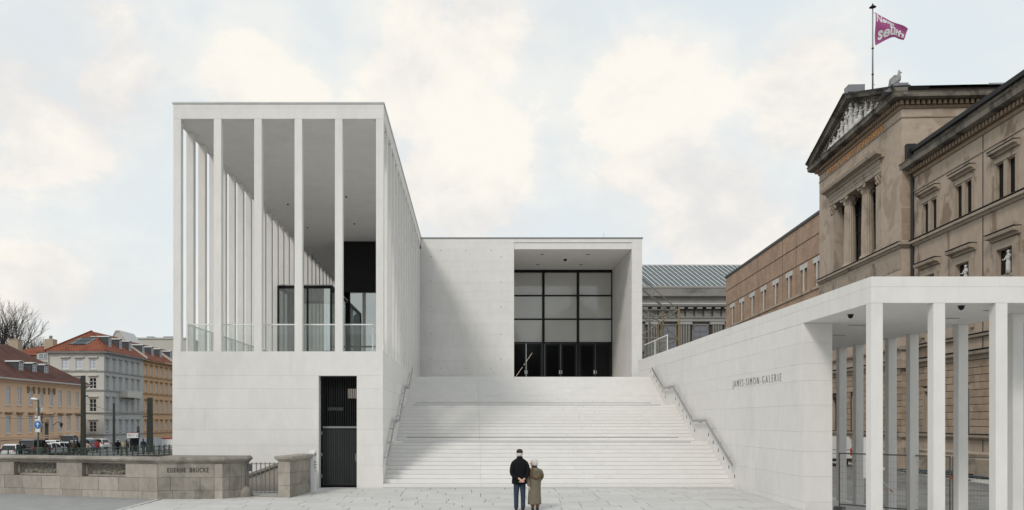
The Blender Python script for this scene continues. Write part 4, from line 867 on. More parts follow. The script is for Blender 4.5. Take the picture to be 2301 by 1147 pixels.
# cables heaped by the museum plinth
cb = thing('cable_heap', WG(9.6, 2.2, -1.36), 'heap of grey cables lying along the museum plinth', 'cables')
for k in range(16):
    pts = []; ph = rnd.uniform(0, 6); u0 = rnd.uniform(2.0, 6.0); L = rnd.uniform(6, 13); d0 = rnd.uniform(.7, 2.6)
    for j in range(18): pts.append(WG(u0 + L * j / 17, d0 + .45 * math.sin(j * .9 + ph) + .2 * math.sin(j * 2.1 + ph), -1.33 + .05 * (k % 5) + .06 * math.sin(j * 1.3 + ph)))
    MB().tube(pts, .038, 5).build('cable', 'cable_grey' if k % 3 else 'rubber_black', cb, True)
# information stele behind the columns
stl = px(1940, 1030, 60); MB()
tag(MB().box(stl.x - .42, stl.x + .42, 60, 60.3, -1.42, 1.35).box(stl.x - .5, stl.x + .5, 59.95, 60.35, -1.48, -1.421).build('info_stele', 'sign_white', None, False, None), 'pale free-standing notice board between the portico columns', 'sign')
# ================================================================ far museum wing with the glass roof
YP = 160.0; PG = thing('glass_roofed_museum', (38, YP, -1.5), 'grey classical museum wing with long pitched glass roof behind the gallery', 'museum')
pf = frame((0, YP, 0), (1, 0, 0)); zp = lambda y: EYE + (VY - y) * YP / F
x0, x1 = 22.0, 64.0
MB().box(x0, x1, YP, YP + 20, -1.5, zp(690)).build('lower_wall', 'pergamon_dark', PG)
MB().box(x0, x1, YP + .3, YP + 20, zp(690), zp(646)).build('attic_wall', 'pergamon_stone', PG)
cornice(pf, x0, x1, [(-.3, zp(667)), (.5, zp(666)), (.55, zp(664)), (-.3, zp(663))], 'attic_moulding', 'pergamon_light', PG)
cornice(pf, x0, x1, [(0, zp(691)), (1.2, zp(690.5)), (1.4, zp(686)), (1.0, zp(683)), (-.3, zp(680))], 'main_cornice', 'pergamon_light', PG)
for k in range(26):
    x = x0 + .5 + k * 1.62; MB().box(x, x + .9, YP - 1.0, YP - .02, zp(695.5), zp(691.3)).build('mutule', 'pergamon_light', PG)
    MB().box(x - .2, x + 1.1, YP - .14, YP - .01, zp(713), zp(698)).build('frieze_panel', 'pergamon_stone', PG)
cornice(pf, x0, x1, [(0, zp(724)), (.4, zp(723)), (.45, zp(716)), (.7, zp(715)), (.7, zp(713.5)), (0, zp(713))], 'architrave', 'pergamon_light', PG)
for k in range(9):
    cx = px(1537 + (k - 4) * 72, 0, YP).x + 0
    MB().box(cx - 1.0, cx + 1.0, YP - .9, YP - .01, -1.5, zp(731)).build('pilaster', 'pergamon_dark', PG)
    for j in range(4): MB().box(cx - .85 + j * .46, cx - .6 + j * .46, YP - 1.0, YP - .901, -1.5, zp(731)).build('pilaster_rib', 'pergamon_stone', PG)
    MB().box(cx - 1.25, cx + 1.25, YP - 1.1, YP - .01, zp(730.9), zp(725)).build('pilaster_capital', 'pergamon_light', PG)
    wx = cx + 2.85
    MB().box(wx - 1.25, wx + 1.25, YP - .12, YP - .005, zp(790), zp(732)).build('window_pane', 'pane_house', PG)
    wf = MB().box(wx - 1.5, wx - 1.2, YP - .25, YP - .01, zp(790), zp(729)).box(wx + 1.2, wx + 1.5, YP - .25, YP - .01, zp(790), zp(729)).box(wx - 1.2, wx + 1.2, YP - .25, YP - .01, zp(732), zp(729)).box(wx - .05, wx + .05, YP - .2, YP - .13, zp(790), zp(732))
    for yy in (746, 758, 770): wf.box(wx - 1.2, wx + 1.2, YP - .2, YP - .13, zp(yy), zp(yy - 1.2))
    wf.build('window_frame', 'pergamon_stone', PG)
za, zb = zp(643), EYE + (VY - 597) * (YP + 8) / F
MB().add([(x0, YP + .6, za), (x1, YP + .6, za), (x1, YP + 8, zb), (x0, YP + 8, zb)], [(0, 1, 2, 3)]).build('glass_roof', 'roof_glass', PG)
MB().box(x0, x1, YP + .2, YP + .6, zp(646.5), za + .08).build('roof_gutter', 'pergamon_light', PG); MB().box(x0, x1, YP + 7.9, YP + 8.2, zb - .05, zb + .15).build('roof_ridge', 'zinc', PG)
sl = .3; n = 44
for k in range(n):
    xa = x0 - 3 + k * .93
    for (t0, t1) in ((0, 1),):
        # slanting in the picture: the bars lean with the roof hip
        MB().tube([(xa + 3.1, YP + .55, za + .06), (xa, YP + 7.95, zb + .06)], .055, 4).build('glazing_bar', 'white_panel', PG)
for t in (.12, .34, .56, .78): MB().box(x0, x1, YP + .6 + 7.4 * t - .03, YP + .6 + 7.4 * t + .03, za + (zb - za) * t, za + (zb - za) * t + .07).build('roof_purlin', 'zinc_dark', PG)
# scaffolding in front of it
YS = 118.0; SC = thing('scaffolding', px(1485, 946, YS) - Vector((0, 0, 4)), 'bare tube scaffolding with diagonal braces beside the entrance block', 'scaffolding')
def st_tube(a, b, r=.07, m='scaffold_tube', Y=YS): MB().tube([px(a[0], a[1], Y), px(b[0], b[1], Y)], r * 1.45, 5).build('scaffold_tube', m, SC)
for x in (1430, 1458, 1490, 1526): st_tube((x, 690 if x > 1500 else 700), (x, 965), .08, 'scaffold_yellow' if x in (1526, 1490) else 'scaffold_tube', YS + (1.5 if x == 1490 else 0))
for y in (697, 710, 760, 762, 840): st_tube((1425, y), (1526, y), .06)
for a, b in (((1400, 588), (1524, 697)), ((1400, 614), (1524, 716)), ((1408, 660), (1524, 762)), ((1420, 690), (1500, 762)), ((1430, 762), (1524, 697)), ((1445, 800), (1526, 762)), ((1425, 735), (1500, 800)), ((1460, 722), (1524, 697)), ((1430, 640), (1500, 700))): st_tube(a, b, .055)
for a in ((1450, 735), (1480, 720), (1505, 770)): st_tube(a, (a[0], 965), .05, 'scaffold_yellow', YS + 1.6)
# white van in the court
def wheel(parent, c, r, w, ax):
    n = 18; rings = []
    t = MB(); ax = Vector(ax).normalized(); up = Vector((0, 0, 1)); sd = ax.cross(up)
    for d, rr in ((-w / 2, r * .86), (-w / 2 + .02, r), (w / 2 - .02, r), (w / 2, r * .86), (w / 2, r * .62)): rings.append([Vector(c) + ax * d + (sd * math.cos(q) + up * math.sin(q)) * rr for q in (2 * math.pi * k / n for k in range(n))])
    o = t.loft(rings).build('wheel', 'tyre', parent); MB().loft([[Vector(c) + ax * d + (sd * math.cos(q) + up * math.sin(q)) * r * .6 for q in (2 * math.pi * k / n for k in range(n))] for d in (-w / 2 + .01, w / 2 + .012)]).build('rim', 'steel', o)
vb = px(1889, 1057, 76); V = frame((vb.x - 1.0, 76, 0), (1, .03, 0)); vg = -1.43
van = thing('parked_van', (vb.x, 76, vg), 'white delivery van seen from behind between the portico columns', 'van')
VW, VH, VL = 2.0, 2.55, 5.6
sec = [(0, .45), (.02, 1.2), (.06, 1.9), (.16, VH - .1), (.3, VH), (VW - .3, VH), (VW - .16, VH - .1), (VW - .06, 1.9), (VW - .02, 1.2), (VW, .45)]
b_ = MB(); b_.loft([[V(a, -d, vg + z * (1 if z < 1 else f)) for a, z in sec] for d, f in ((0, .985), (.08, 1.0), (3.9, 1.0), (4.5, .86), (5.3, .52), (VL, .48))]); b_.build('body', 'car_white', van, False)
for a in (.1, 1.05): MB().fbox(V, a, a + .85, .0, .018, vg + 1.45, vg + 2.25).build('rear_door_panel', 'car_white', van)
for z in (1.1, 1.4): MB().fbox(V, .1, 1.9, .0, .012, vg + z, vg + z + .03).build('trim_line', 'rubber_black', van)
MB().fbox(V, .985, 1.015, .0, .015, vg + .6, vg + 2.4).build('door_gap', 'rubber_black', van)
for a in (.02, VW - .16): MB().fbox(V, a, a + .14, .0, .04, vg + .95, vg + 1.55).build('tail_light', 'red_paint', van)
MB().fbox(V, .05, VW - .05, -.1, .1, vg + .42, vg + .68).build('bumper', 'rubber_black', van); MB().fbox(V, .72, 1.25, .1, .11, vg + .5, vg + .62).build('number_plate', 'sign_white', van)
for d in (-1.0, -4.5):
    for a in (.12, VW - .12): wheel(van, V(a, d, vg + .34), .34, .22, V.U)

# ================================================================ behind the camera: what the entrance panes mirror
ca = thing('domed_cathedral', (24, -78, 0), 'dark domed cathedral behind the viewpoint, mirrored in the entrance panes', 'cathedral')
MB().box(6, 44, -96, -78, -.5, 17).build('nave', 'pergamon_dark', ca)
for k in range(6): MB().box(8 + k * 6, 10.4 + k * 6, -77.98, -77.2, -.5, 15).build('pilaster', 'pergamon_stone', ca); MB().box(11.6 + k * 6, 13.2 + k * 6, -77.99, -77.9, 3, 12).build('window', 'pane_dark', ca)
MB().lathe((25, -88, 17), [(9.5, 0), (9.5, 4), (9, 4.4), (8.6, 7), (7.2, 10), (5, 12.4), (2, 13.8), (1.6, 14.2), (1.6, 16.5), (.3, 18.5), (.1, 20)], 28).build('dome', 'zinc_dark', ca, True)
for x in (9, 41): MB().lathe((x, -82, 17), [(2.6, 0), (2.6, 5), (2.2, 6.5), (1.2, 8), (.2, 9)], 14).build('turret', 'zinc_dark', ca, True)
am = thing('columned_museum', (-20, -70, 0), 'long grey columned museum behind the viewpoint, mirrored in the entrance doors', 'museum')
MB().box(-60, 3, -90, -72, -.5, 15).build('wall', 'pergamon_stone', am); MB().box(-60.5, 3.5, -91, -69.3, 13.2, 15.6).build('entablature', 'pergamon_stone', am)
cmm = MB().lathe((0, 0, 0), [(.75, 0), (.7, .6), (.62, 11.5), (.95, 12.6)], 12).mesh('column'); cmm.materials.append(M['pergamon_light'])
for k in range(18): inst(cmm, 'column', am, (-58 + k * 3.5, -70, .55))
MB().box(-60, 3, -72, -68, -.5, .55).build('steps', 'pergamon_light', am)
# ================================================================ bridge parapet on the left
A = Vector((-16.43, 30.9)); Bp = Vector((-10.23, 29.02)); PB = frame((A.x, A.y, 0), (Bp - A).to_3d()); LPB = (Bp - A).length
def u_at(fr, x):            # where a photo column meets a facade line
    k = (x - VX) / F; return (k * fr.O.y - fr.O.x) / (fr.U.x - k * fr.U.y)
pp = thing('bridge_parapet', (Bp.x, Bp.y, -.08), 'weathered sandstone bridge parapet with scrollwork grilles and engraved bridge name', 'parapet')
U0 = -9.0
gr = [(u_at(PB, 31), u_at(PB, 127)), (u_at(PB, 184), u_at(PB, 282))]; gr.append((gr[0][0] - (gr[1][0] - gr[0][0]), gr[0][1] - (gr[1][0] - gr[0][0])))
Z0, Z1, Z2, Z3, Z4 = -.10, .16, .60, 1.06, 1.27
MB().fbox(PB, U0, LPB - .02, -.5, -.03, -.6, Z2).build('parapet_core', 'mortar', pp)
prev = U0
def blocks(fr, u0, u1, z0, z1, L, off, parent, th=.035, m='sandstone', d=0):
    u = u0 - off
    while u < u1 - .05:
        a, b = max(u, u0), min(u + L, u1)
        if b - a > .1: MB().fbox(fr, a + .005, b - .005, d - th, d + rnd.uniform(-.004, .004), z0 + .004, z1 - .004).build('stone_block', m, parent)
        u += L
blocks(PB, U0, LPB - .01, Z0 - .3, Z1, .80, .3, pp); blocks(PB, U0, LPB - .01, Z1, Z2, .78, .1, pp)
spans = sorted(gr); edges = [U0] + [v for s in spans for v in s] + [LPB - .01]
for a, b in zip(edges[0::2], edges[1::2]): MB().fbox(PB, a, b, -.5, .0, Z2 + .004, Z3 - .002).build('stone_block', 'sandstone', pp)
def spiral(mb, fr, c, z, r, turns, dirn, d, a0=0, rad=.016):
    pts = []
    for k in range(int(turns * 14)):
        q = a0 + dirn * 2 * math.pi * k / 14; rr = r * (1 - k / (turns * 14) * .85); pts.append(fr(c + rr * math.cos(q), d, z + rr * math.sin(q)))
    mb.tube(pts, rad, 5)
for gi, (a, b) in enumerate(spans):
    w = b - a
    MB().fbox(PB, a, b, -.5, -.22, Z2 + .004, Z2 + .06).fbox(PB, a, b, -.5, -.22, Z3 - .05, Z3 - .003).build('grille_surround', 'sandstone', pp)
    for e in (a, b - .07): MB().fbox(PB, e, e + .07, -.5, -.18, Z2 + .061, Z3 - .051).build('grille_surround', 'sandstone', pp)
    zc_ = (Z2 + Z3) / 2; n = 6
    for k in range(n):
        c = a + .2 + (w - .4) * (k + .5) / n; mb = MB(); spiral(mb, PB, c, zc_ + (.03 if k % 2 else -.03), .15, 2.2, 1 if k % 2 else -1, -.3, k * 1.3, .018)
        spiral(mb, PB, c + .12, zc_ + (.11 if k % 2 else -.1), .075, 1.6, -1 if k % 2 else 1, -.3, 2, .014)
        mb.build('scroll', 'ornament_iron', pp, True)
    mb = MB(); mb.tube([PB(a + .08 + (w - .16) * j / 30, -.3, zc_ + .09 * math.sin(j * .9)) for j in range(31)], .015, 5)
    for j in range(22): mb.ell(PB(a + .12 + (w - .24) * j / 21, -.29, zc_ + .13 * math.sin(j * 2.3)), .045, .03, .06, 6, 4)
    tag(mb.build('leaf_ornament', 'ornament_iron', pp), kind='stuff')
capp = [(-.58, Z3 + .002), (.02, Z3 + .002), (.05, Z3 + .05), (.1, Z3 + .09), (.12, Z3 + .14), (.08, Z3 + .17), (.0, Z4), (-.58, Z4)]
for k in range(6):
    a, b = U0 + k * (LPB - U0) / 6, U0 + (k + 1) * (LPB - U0) / 6
    MB().prism(capp, lambda t, d, z: PB(t, d, z), a + .004, b - .004).build('cap_stone', 'sandstone_cap', pp)
# end pier with the engraved name
P0, P1, P2, P3, P4 = Vector((-10.2, 28.93)), Vector((-8.13, 29.05)), Vector((-7.57, 29.65)), Vector((-7.57, 30.3)), Vector((-10.2, 30.5))
pts = [P0, P1, P2, P3, P4]; cen = sum(pts, Vector((0, 0))) / 5
def ring(off, z): return [(p.x + (p.x - cen.x) / (p - cen).length * off, p.y + (p.y - cen.y) / (p - cen).length * off, z) for p in pts]
MB().loft([ring(-.05, -.6), ring(-.05, Z3)]).build('pier_core', 'mortar', pp)
F2 = frame((P0.x, P0.y, 0), (P1 - P0).to_3d()); F3 = frame((P1.x, P1.y, 0), (P2 - P1).to_3d()); F4 = frame((P2.x, P2.y, 0), (P3 - P2).to_3d())
L2 = (P1 - P0).length; L3 = (P2 - P1).length
for z0, z1, L, off in ((Z0 - .3, .2, .72, .25), (.2, .62, .95, .55), (.62, Z3, 1.9, .02)):
    blocks(F2, 0, L2 - .27, z0, z1, L, off, pp, .05, 'sandstone_cap'); blocks(F2, L2 - .27, L2, z0, z1, 2, 0, pp, .05); blocks(F3, 0, L3, z0, z1, .45, .2 if z0 > 0 else 0, pp, .05, 'sandstone_cap'); blocks(F4, 0, (P3 - P2).length, z0, z1, 1, 0, pp, .05)
MB().loft([ring(.0, Z3 + .002), ring(.04, Z3 + .05), ring(.1, Z3 + .09), ring(.12, Z3 + .15), ring(.05, Z4 + .02)]).build('pier_cap', 'sandstone_cap', pp)
tm = text_mesh('EISERNE  BRÜCKE', .22, .002, 1.12, bold=.002)
bb = [v.co.x for v in tm.vertices]; lo_, hi_ = min(bb), max(bb); hh = .22 * .7
ua, ub = u_at(F2, 376), u_at(F2, 469)
for v in tm.vertices: v.co = F2(ua + (v.co.x - lo_) / (hi_ - lo_) * (ub - ua), .008, .79 + v.co.y / hh * .145) - parent_origin(pp)
tm.materials.append(M['engraving']); lo = bpy.data.objects.new('engraved_name', tm); COL.objects.link(lo); lo.parent = pp
MB().lathe((-7.62, 29.82, -.3), [(.3, 0), (.3, .3), (.26, .45), (.16, .58), (.01, .64)], 12).build('guard_stone', 'sandstone_cap', pp, True)
# iron gate
ga = thing('iron_gate', (-7.0, 29.75, -.05), 'low iron bar gate between the two sandstone piers', 'gate')
GY = 29.72; gx = [px(x, 0, GY).x for x in (555, 566, 576, 586, 596, 606, 616, 625)]
for i, x in enumerate(gx): MB().box(x - .014, x + .014, GY - .014, GY + .014, -.02 if i in (0, 1, 7) else .07, 1.08).build('bar', 'gate_iron', ga)
MB().box(gx[0] - .03, gx[-1], GY - .012, GY + .012, 1.02, 1.045).build('top_rail', 'gate_iron', ga); MB().box(gx[0] - .03, gx[-1], GY - .012, GY + .012, .05, .075).build('bottom_rail', 'gate_iron', ga)
MB().box(gx[0], gx[1], GY - .03, GY - .013, .78, 1.02).build('lock_box', 'iron', ga)
MB().box(-7.55, -6.38, GY - .08, GY + .3, -.35, -.06).build('threshold', 'sandstone', ga)
# right pier
pr = thing('sandstone_pier', (-6.2, 29.4, -.07), 'short sandstone pier with pale cap between the iron gate and the intercom post', 'pier')
Q = [Vector((-6.40, 29.40)), Vector((-6.0, 29.40)), Vector((-5.64, 31.15)), Vector((-6.0, 31.3))]; qc = sum(Q, Vector((0, 0))) / 4
def ringq(off, z): return [(p.x + sx * off, p.y + sy * off, z) for p, (sx, sy) in zip(Q, ((-1, -1), (1, -1), (1, 1), (-1, 1)))]
MB().loft([ringq(-.04, -.5), ringq(-.04, 1.12)]).build('pier_core', 'mortar', pr)
K1 = frame((Q[0].x, Q[0].y, 0), (Q[1] - Q[0]).to_3d()); K2 = frame((Q[1].x, Q[1].y, 0), (Q[2] - Q[1]).to_3d())
for z0, z1, o in ((-.4, .33, .2), (.33, .74, .6), (.74, 1.12, .1)): blocks(K1, 0, .4, z0, z1, 2, 0, pr, .05); blocks(K2, 0, 1.78, z0, z1, .8, o, pr, .05, 'sandstone_cap')
MB().loft([ringq(.0, 1.122), ringq(.03, 1.17), ringq(.09, 1.2), ringq(.11, 1.29), ringq(.09, 1.31)]).build('pier_cap', 'sandstone', pr)
# sloping wall of the steps down to the water
sw2 = thing('sloping_step_wall', (-8, 31.6, -.5), 'sloping stone wall of the steps going down behind the iron gate', 'wall')
for k in range(5):
    xa = -9.6 + k * .72; za_, zb_ = .02 + (xa + 9.2) * .37, .02 + (xa + .72 + 9.2) * .37
    MB().prism([(xa + .004, -2.2), (xa + .716, -2.2), (xa + .716, zb_), (xa + .004, za_)], lambda t, a, b: (a, 31.6 + t * .3, b), 0, 1).build('stone_block', 'sandstone', sw2)
    MB().prism([(xa, za_ + .004), (xa + .72, zb_ + .004), (xa + .72, zb_ + .1), (xa, za_ + .1)], lambda t, a, b: (a, 31.52 + t * .45, b), 0, 1).build('coping_stone', 'sandstone_cap', sw2)
# intercom post
ip = thing('intercom_post', (-5.57, 31.3, -.03), 'slim white steel intercom post beside the dark slatted gate', 'post')
MB().box(-5.70, -5.48, 31.2, 31.42, -.06, 1.43).build('post_body', 'white_panel', ip)
for z, h in ((1.22, .12), (1.0, .05), (.9, .05), (.8, .05), (.68, .05)): MB().box(-5.479, -5.470, 31.27, 31.33, z, z + h).build('button', 'black_metal', ip)
for z, h in ((1.22, .12), (1.0, .05), (.9, .05), (.8, .05)): MB().box(-5.515, -5.49, 31.192, 31.2, z, z + h).build('button', 'black_metal', ip)
MB().box(-5.72, -5.46, 31.18, 31.44, -.1, -.061).build('foot_plate', 'steel', ip)
# ================================================================ street across the canal
ZS_ = -1.5; KS = 1.25
RL = [Vector((-70.0, 62.0)), Vector((-47.6, 89.9)), Vector((-38.8, 98.9)), Vector((-34.6, 107.2)), Vector((-30, 130)), Vector((-26, 175))]
sp_ = MB(); sp_.add([(p.x, p.y, ZS_) for p in RL] + [(-26, 420, ZS_), (-420, 420, ZS_), (-420, 62, ZS_)], [tuple(range(9))])
street = struct(sp_, 'street', 'street_asphalt')
for i, (a, b) in enumerate(zip(RL, RL[1:])):
    f = frame((a.x, a.y, 0), (b - a).to_3d()); L = (b - a).length
    n = max(1, int(L / 4))
    for k in range(n):
        MB().fbox(f, L * k / n + .01, L * (k + 1) / n - .01, -.5, .12, ZS_ - .28, ZS_ + .06).build('quay_coping', 'quay_stone', street)
    MB().fbox(f, 0, L, -.4, .0, -4.5, ZS_ - .285).build('quay_wall', 'quay_stone', street)
qr = thing('quay_railing', (RL[2].x, RL[2].y, ZS_), 'green iron quay railing of close posts and rails across the canal', 'railing')
for i in (0, 1, 2, 3):
    a, b = RL[i], RL[i + 1]; f = frame((a.x, a.y, 0), (b - a).to_3d()); L = (b - a).length; s0 = 20 if i == 0 else 0
    if i == 0: u = L - 14
    else: u = 0
    u0 = u
    while u < L - .1:
        MB().fbox(f, u - .06, u + .06, -.22, -.1, ZS_ + .06, ZS_ + 1.08).fbox(f, u - .08, u + .08, -.24, -.08, ZS_ + 1.081, ZS_ + 1.14).build('railing_post', 'rail_green', qr); u += .78
    for z in (.18, .5, .95): MB().fbox(f, u0, L, -.19, -.13, ZS_ + z, ZS_ + z + .075).build('rail', 'rail_green', qr)
    mb = MB(); u = u0 + .195
    while u < L: mb.fbox(f, u - .012, u + .012, -.172, -.148, ZS_ + .2, ZS_ + .95); u += .195
    tag(mb.build('baluster_row', 'rail_green', qr), kind='stuff')
# ---------------------------------------------------------------- houses
def hz(z): return EYE + (z - EYE) * KS
def window(parent, fr, u, w, z0, z1, pane, framem, hood=None, sill=True, dep=.18, rows=3, hoodm=None):
    f = MB(); t = .07
    f.fbox(fr, u - w / 2, u - w / 2 + t, -dep + .02, -dep + .09, z0, z1).fbox(fr, u + w / 2 - t, u + w / 2, -dep + .02, -dep + .09, z0, z1).fbox(fr, u - t * .6, u + t * .6, -dep + .02, -dep + .1, z0 + t, z1 - t).fbox(fr, u - w / 2 + t, u + w / 2 - t, -dep + .02, -dep + .09, z0, z0 + t).fbox(fr, u - w / 2 + t, u + w / 2 - t, -dep + .02, -dep + .09, z1 - t, z1)
    for k in range(1, rows):
        zz_ = z0 + (z1 - z0) * k / rows; f.fbox(fr, u - w / 2 + t, u - t * .6, -dep + .025, -dep + .08, zz_ - .03, zz_ + .03).fbox(fr, u + t * .6, u + w / 2 - t, -dep + .025, -dep + .08, zz_ - .03, zz_ + .03)
    wdw = f.build('window', framem, parent)
    MB().fbox(fr, u - w / 2, u + w / 2, -dep - .01, -dep + .01, z0, z1).build('pane', pane, wdw)
    if sill: MB().fbox(fr, u - w / 2 - .1, u + w / 2 + .1, -.02, .1, z0 - .14, z0 - .003).build('sill', hoodm or framem, wdw)
    if hood: MB().fbox(fr, u - w / 2 - .28, u + w / 2 + .28, 0, .3, z1 + .35, z1 + .55).fbox(fr, u - w / 2 - .18, u + w / 2 + .18, 0, .14, z1 + .2, z1 + .348).build('window_hood', hood, wdw)
    return wdw
def dormer(parent, fr, u, d, z0, w, h, back, roofm='zinc', cheek='slate'):
    MB().prism([(-w / 2, z0 - .6), (w / 2, z0 - .6), (w / 2, z0 + h), (0, z0 + h + .18), (-w / 2, z0 + h)], lambda t, a, b: fr(u + a, d - t * back, b), 0, 1).build('dormer', cheek, parent)
    dm = MB().prism([(-w / 2 - .15, z0 + h + .005), (0, z0 + h + .19), (w / 2 + .15, z0 + h + .005), (w / 2 + .15, z0 + h + .1), (0, z0 + h + .3), (-w / 2 - .15, z0 + h + .1)], lambda t, a, b: fr(u + a, d + .2 - t * (back + .2), b), 0, 1).build('dormer_roof', roofm, parent)
    fr2 = lambda uu, dd, zz_: fr(uu, dd + d + .2, zz_)
    window(parent, fr2, u, w * .72, z0 + .08, z0 + h - .06, 'pane_house', 'window_white', sill=False, rows=3)
XH = -53 * KS
# yellow palace
hy = thing('yellow_house', (XH, 108 * KS, ZS_), 'yellow two-storey palace with dark red hipped roof and three dormers', 'house')
HF = frame((XH, 0, 0), (0, 1, 0)); yw = [s * KS for s in (94.3, 96.8, 99.3, 101.8, 104.3, 107.0, 109.6, 112.2, 114.6, 117.1, 119.6)]
e0, e1 = 92 * KS, 122 * KS; ez = hz(7.22)
hol = []
for Yw in yw: hol += [(Yw - .62, Yw + .62, hz(4.28), hz(6.39)), (Yw - .62, Yw + .62, hz(1.0), hz(3.04))]
holed(MB(), HF, e0, e1, ZS_, ez, hol, .2).build('wall', 'house_yellow', hy)
NF = frame((XH, e1, 0), (-1, 0, 0)); MB().fbox(frame((XH - 16, e1, 0), (1, 0, 0)), 0, 16, -.3, -.01, ZS_, ez).build('end_wall', 'house_yellow', hy)
MB().box(XH - 16, XH - .3, e0, e0 + .3, ZS_, ez).build('end_wall', 'house_yellow', hy)
for i, h in enumerate(hol): window(hy, HF, (h[0] + h[1]) / 2, 1.24, h[2], h[3], 'pane_curtain', 'window_white', 'trim_brown' if i % 2 else None, True, .18, 4, 'house_yellow_trim')
cornice(HF, e0 - .3, e1 + .3, [(0, ez - .5), (.2, ez - .45), (.3, ez - .2), (.75, ez - .12), (.85, ez + .12), (0, ez + .14)], 'eaves_cornice', 'house_yellow_trim', hy)
MB().fbox(HF, e0 - .3, e1 + .3, .86, 1.02, ez - .02, ez + .16).build('gutter', 'zinc', hy)
for z, p in ((hz(.55), .1), (hz(.3), .16)): MB().fbox(HF, e0, e1, 0, p, z, z + .18).build('plinth_band', 'house_yellow_trim', hy)
for Yw in (yw[5], yw[6], yw[7]):
    for s in (-1, 1): 
        mb = MB(); mb.ell(HF(Yw + s * .85, .1, hz(6.45)), .2, .42, .22, 8, 5); mb.ell(HF(Yw + s * .8, .14, hz(6.2)), .16, .24, .34, 8, 5); mb.ell(HF(Yw + s * .95, .1, hz(5.95)), .12, .16, .28, 8, 5); mb.build('carved_ornament', 'trim_brown', hy, True)
r0 = XH - 8.2; rz = hz(12.2)
def roof4(parent, x0, x1, y0, y1, z, xr, ya, yb, zr, m, name='roof'):
    MB().add([(x0, y0, z), (x1, y0, z), (x1, y1, z), (x0, y1, z), (xr, ya, zr), (xr, yb, zr)], [(0, 1, 4), (1, 2, 5, 4), (2, 3, 5), (3, 0, 4, 5), (0, 3, 2, 1)]).build(name, m, parent)
roof4(hy, XH - 17, XH + .9, e0 - .9, e1 + .9, ez + .145, r0, e0 + 8, 114.5 * KS, rz, 'roof_tile_dark')
DFr = frame((XH, 0, 0), (0, 1, 0))
for Yd in (106.6, 109.9, 112.9): dormer(hy, HF, Yd * KS, -1.3, ez + 1.35, 1.7, 1.45, 3.4)
for (x, y, w, z0, z1) in ((r0 - .5, 117 * KS, 1.5, rz - 1, rz + 1.1), (r0 + .2, 110 * KS, 1.3, rz - .8, rz + .6)): MB().box(x - w / 2, x + w / 2, y - .8, y + .8, z0, z1).box(x - w / 2 - .08, x + w / 2 + .08, y - .88, y + .88, z1 + .003, z1 + .12).build('chimney', 'chimney_stone', hy)
Yd = 110.6 * KS
dd = MB().fbox(HF, Yd - .75, Yd + .75, .0, .06, ZS_ + .9, hz(2.3)).build('door', 'iron', hy)
MB().fbox(HF, Yd - 1.0, Yd - .76, .0, .25, ZS_ + .9, hz(2.6)).fbox(HF, Yd + .76, Yd + 1.0, .0, .25, ZS_ + .9, hz(2.6)).fbox(HF, Yd - 1.3, Yd + 1.3, .0, .7, hz(3.3), hz(3.5)).fbox(HF, Yd - 1.0, Yd + 1.0, 0, .2, hz(2.62), hz(3.29)).build('door_surround', 'house_yellow_trim', hy)
for k in range(4): MB().fbox(HF, Yd - 1.6 - .3 * (3 - k), Yd + 1.6 + .3 * (3 - k), .26, 1.8 - .35 * k, ZS_ + .22 * k, ZS_ + .22 * (k + 1) - .003).build('door_step', 'quay_stone', hy)
mb = MB()
for k in range(7): spiral(mb, HF, Yd + 3 + k * .55, ZS_ + 1.5, .3, 1.5, 1 if k % 2 else -1, .9, k, .03)
tag(mb.build('scroll_railing', 'iron', hy), kind='stuff')
for s in (-2.2, 2.6):
    mb = MB(); mb.tube([HF(Yd + s, 0, hz(1.9)), HF(Yd + s, .7, hz(2.3)), HF(Yd + s, 1.3, hz(2.2))], .05, 5); mb.lathe(tuple(HF(Yd + s, 1.3, hz(1.6))), [(.1, 0), (.28, .55), (.34, .58), (.05, .85)], 6); mb.build('wall_lantern', 'iron', hy)
# grey corner house
rows_ = [(9.9, 11.29), (7.12, 8.64), (3.8, 5.6), (.86, 2.3)]
hgY0, hgY1 = 128.3 * KS, 143.4 * KS; hgX0 = -61.0 * KS; gz_e = hz(12.47)
hg = thing('grey_corner_house', (XH, hgY0, ZS_), 'four-storey grey corner house with orange hipped roof and skylight', 'house')
FE = HF; FS = frame((0, hgY0, 0), (1, 0, 0))
ey = [s * KS for s in (129.5, 131.9, 134.3, 136.7, 139.1, 141.4)]; sx_ = [s * KS for s in (-58.6, -56.6, -54.6)]
he = [(y - .5, y + .5, hz(a), hz(b)) for y in ey for a, b in rows_]; hs = [(x - .62, x + .62, hz(a), hz(b)) for x in sx_ for a, b in rows_]
holed(MB(), FE, hgY0, hgY1, ZS_, gz_e, he, .2).build('street_wall', 'house_grey_shaded', hg); holed(MB(), FS, hgX0, XH, ZS_, gz_e, hs, .2).build('side_wall', 'house_grey', hg)
for h in he: window(hg, FE, (h[0] + h[1]) / 2, 1.0, h[2], h[3], 'pane_house', 'window_white', 'trim_grey', True, .18, 2, 'trim_grey')
for i, h in enumerate(hs): window(hg, FS, (h[0] + h[1]) / 2, 1.24, h[2], h[3], 'pane_curtain' if i % 4 == 0 else 'pane_dark', 'window_white', 'house_grey', True, .18, 3, 'house_grey')
for z in (9.55, 6.8, 3.55, .4):
    MB().fbox(FE, hgY0, hgY1, 0, .18, hz(z), hz(z) + .22).build('string_course', 'trim_grey', hg); MB().fbox(FS, hgX0, XH + .18, 0, .18, hz(z), hz(z) + .22).build('string_course', 'trim_grey', hg)
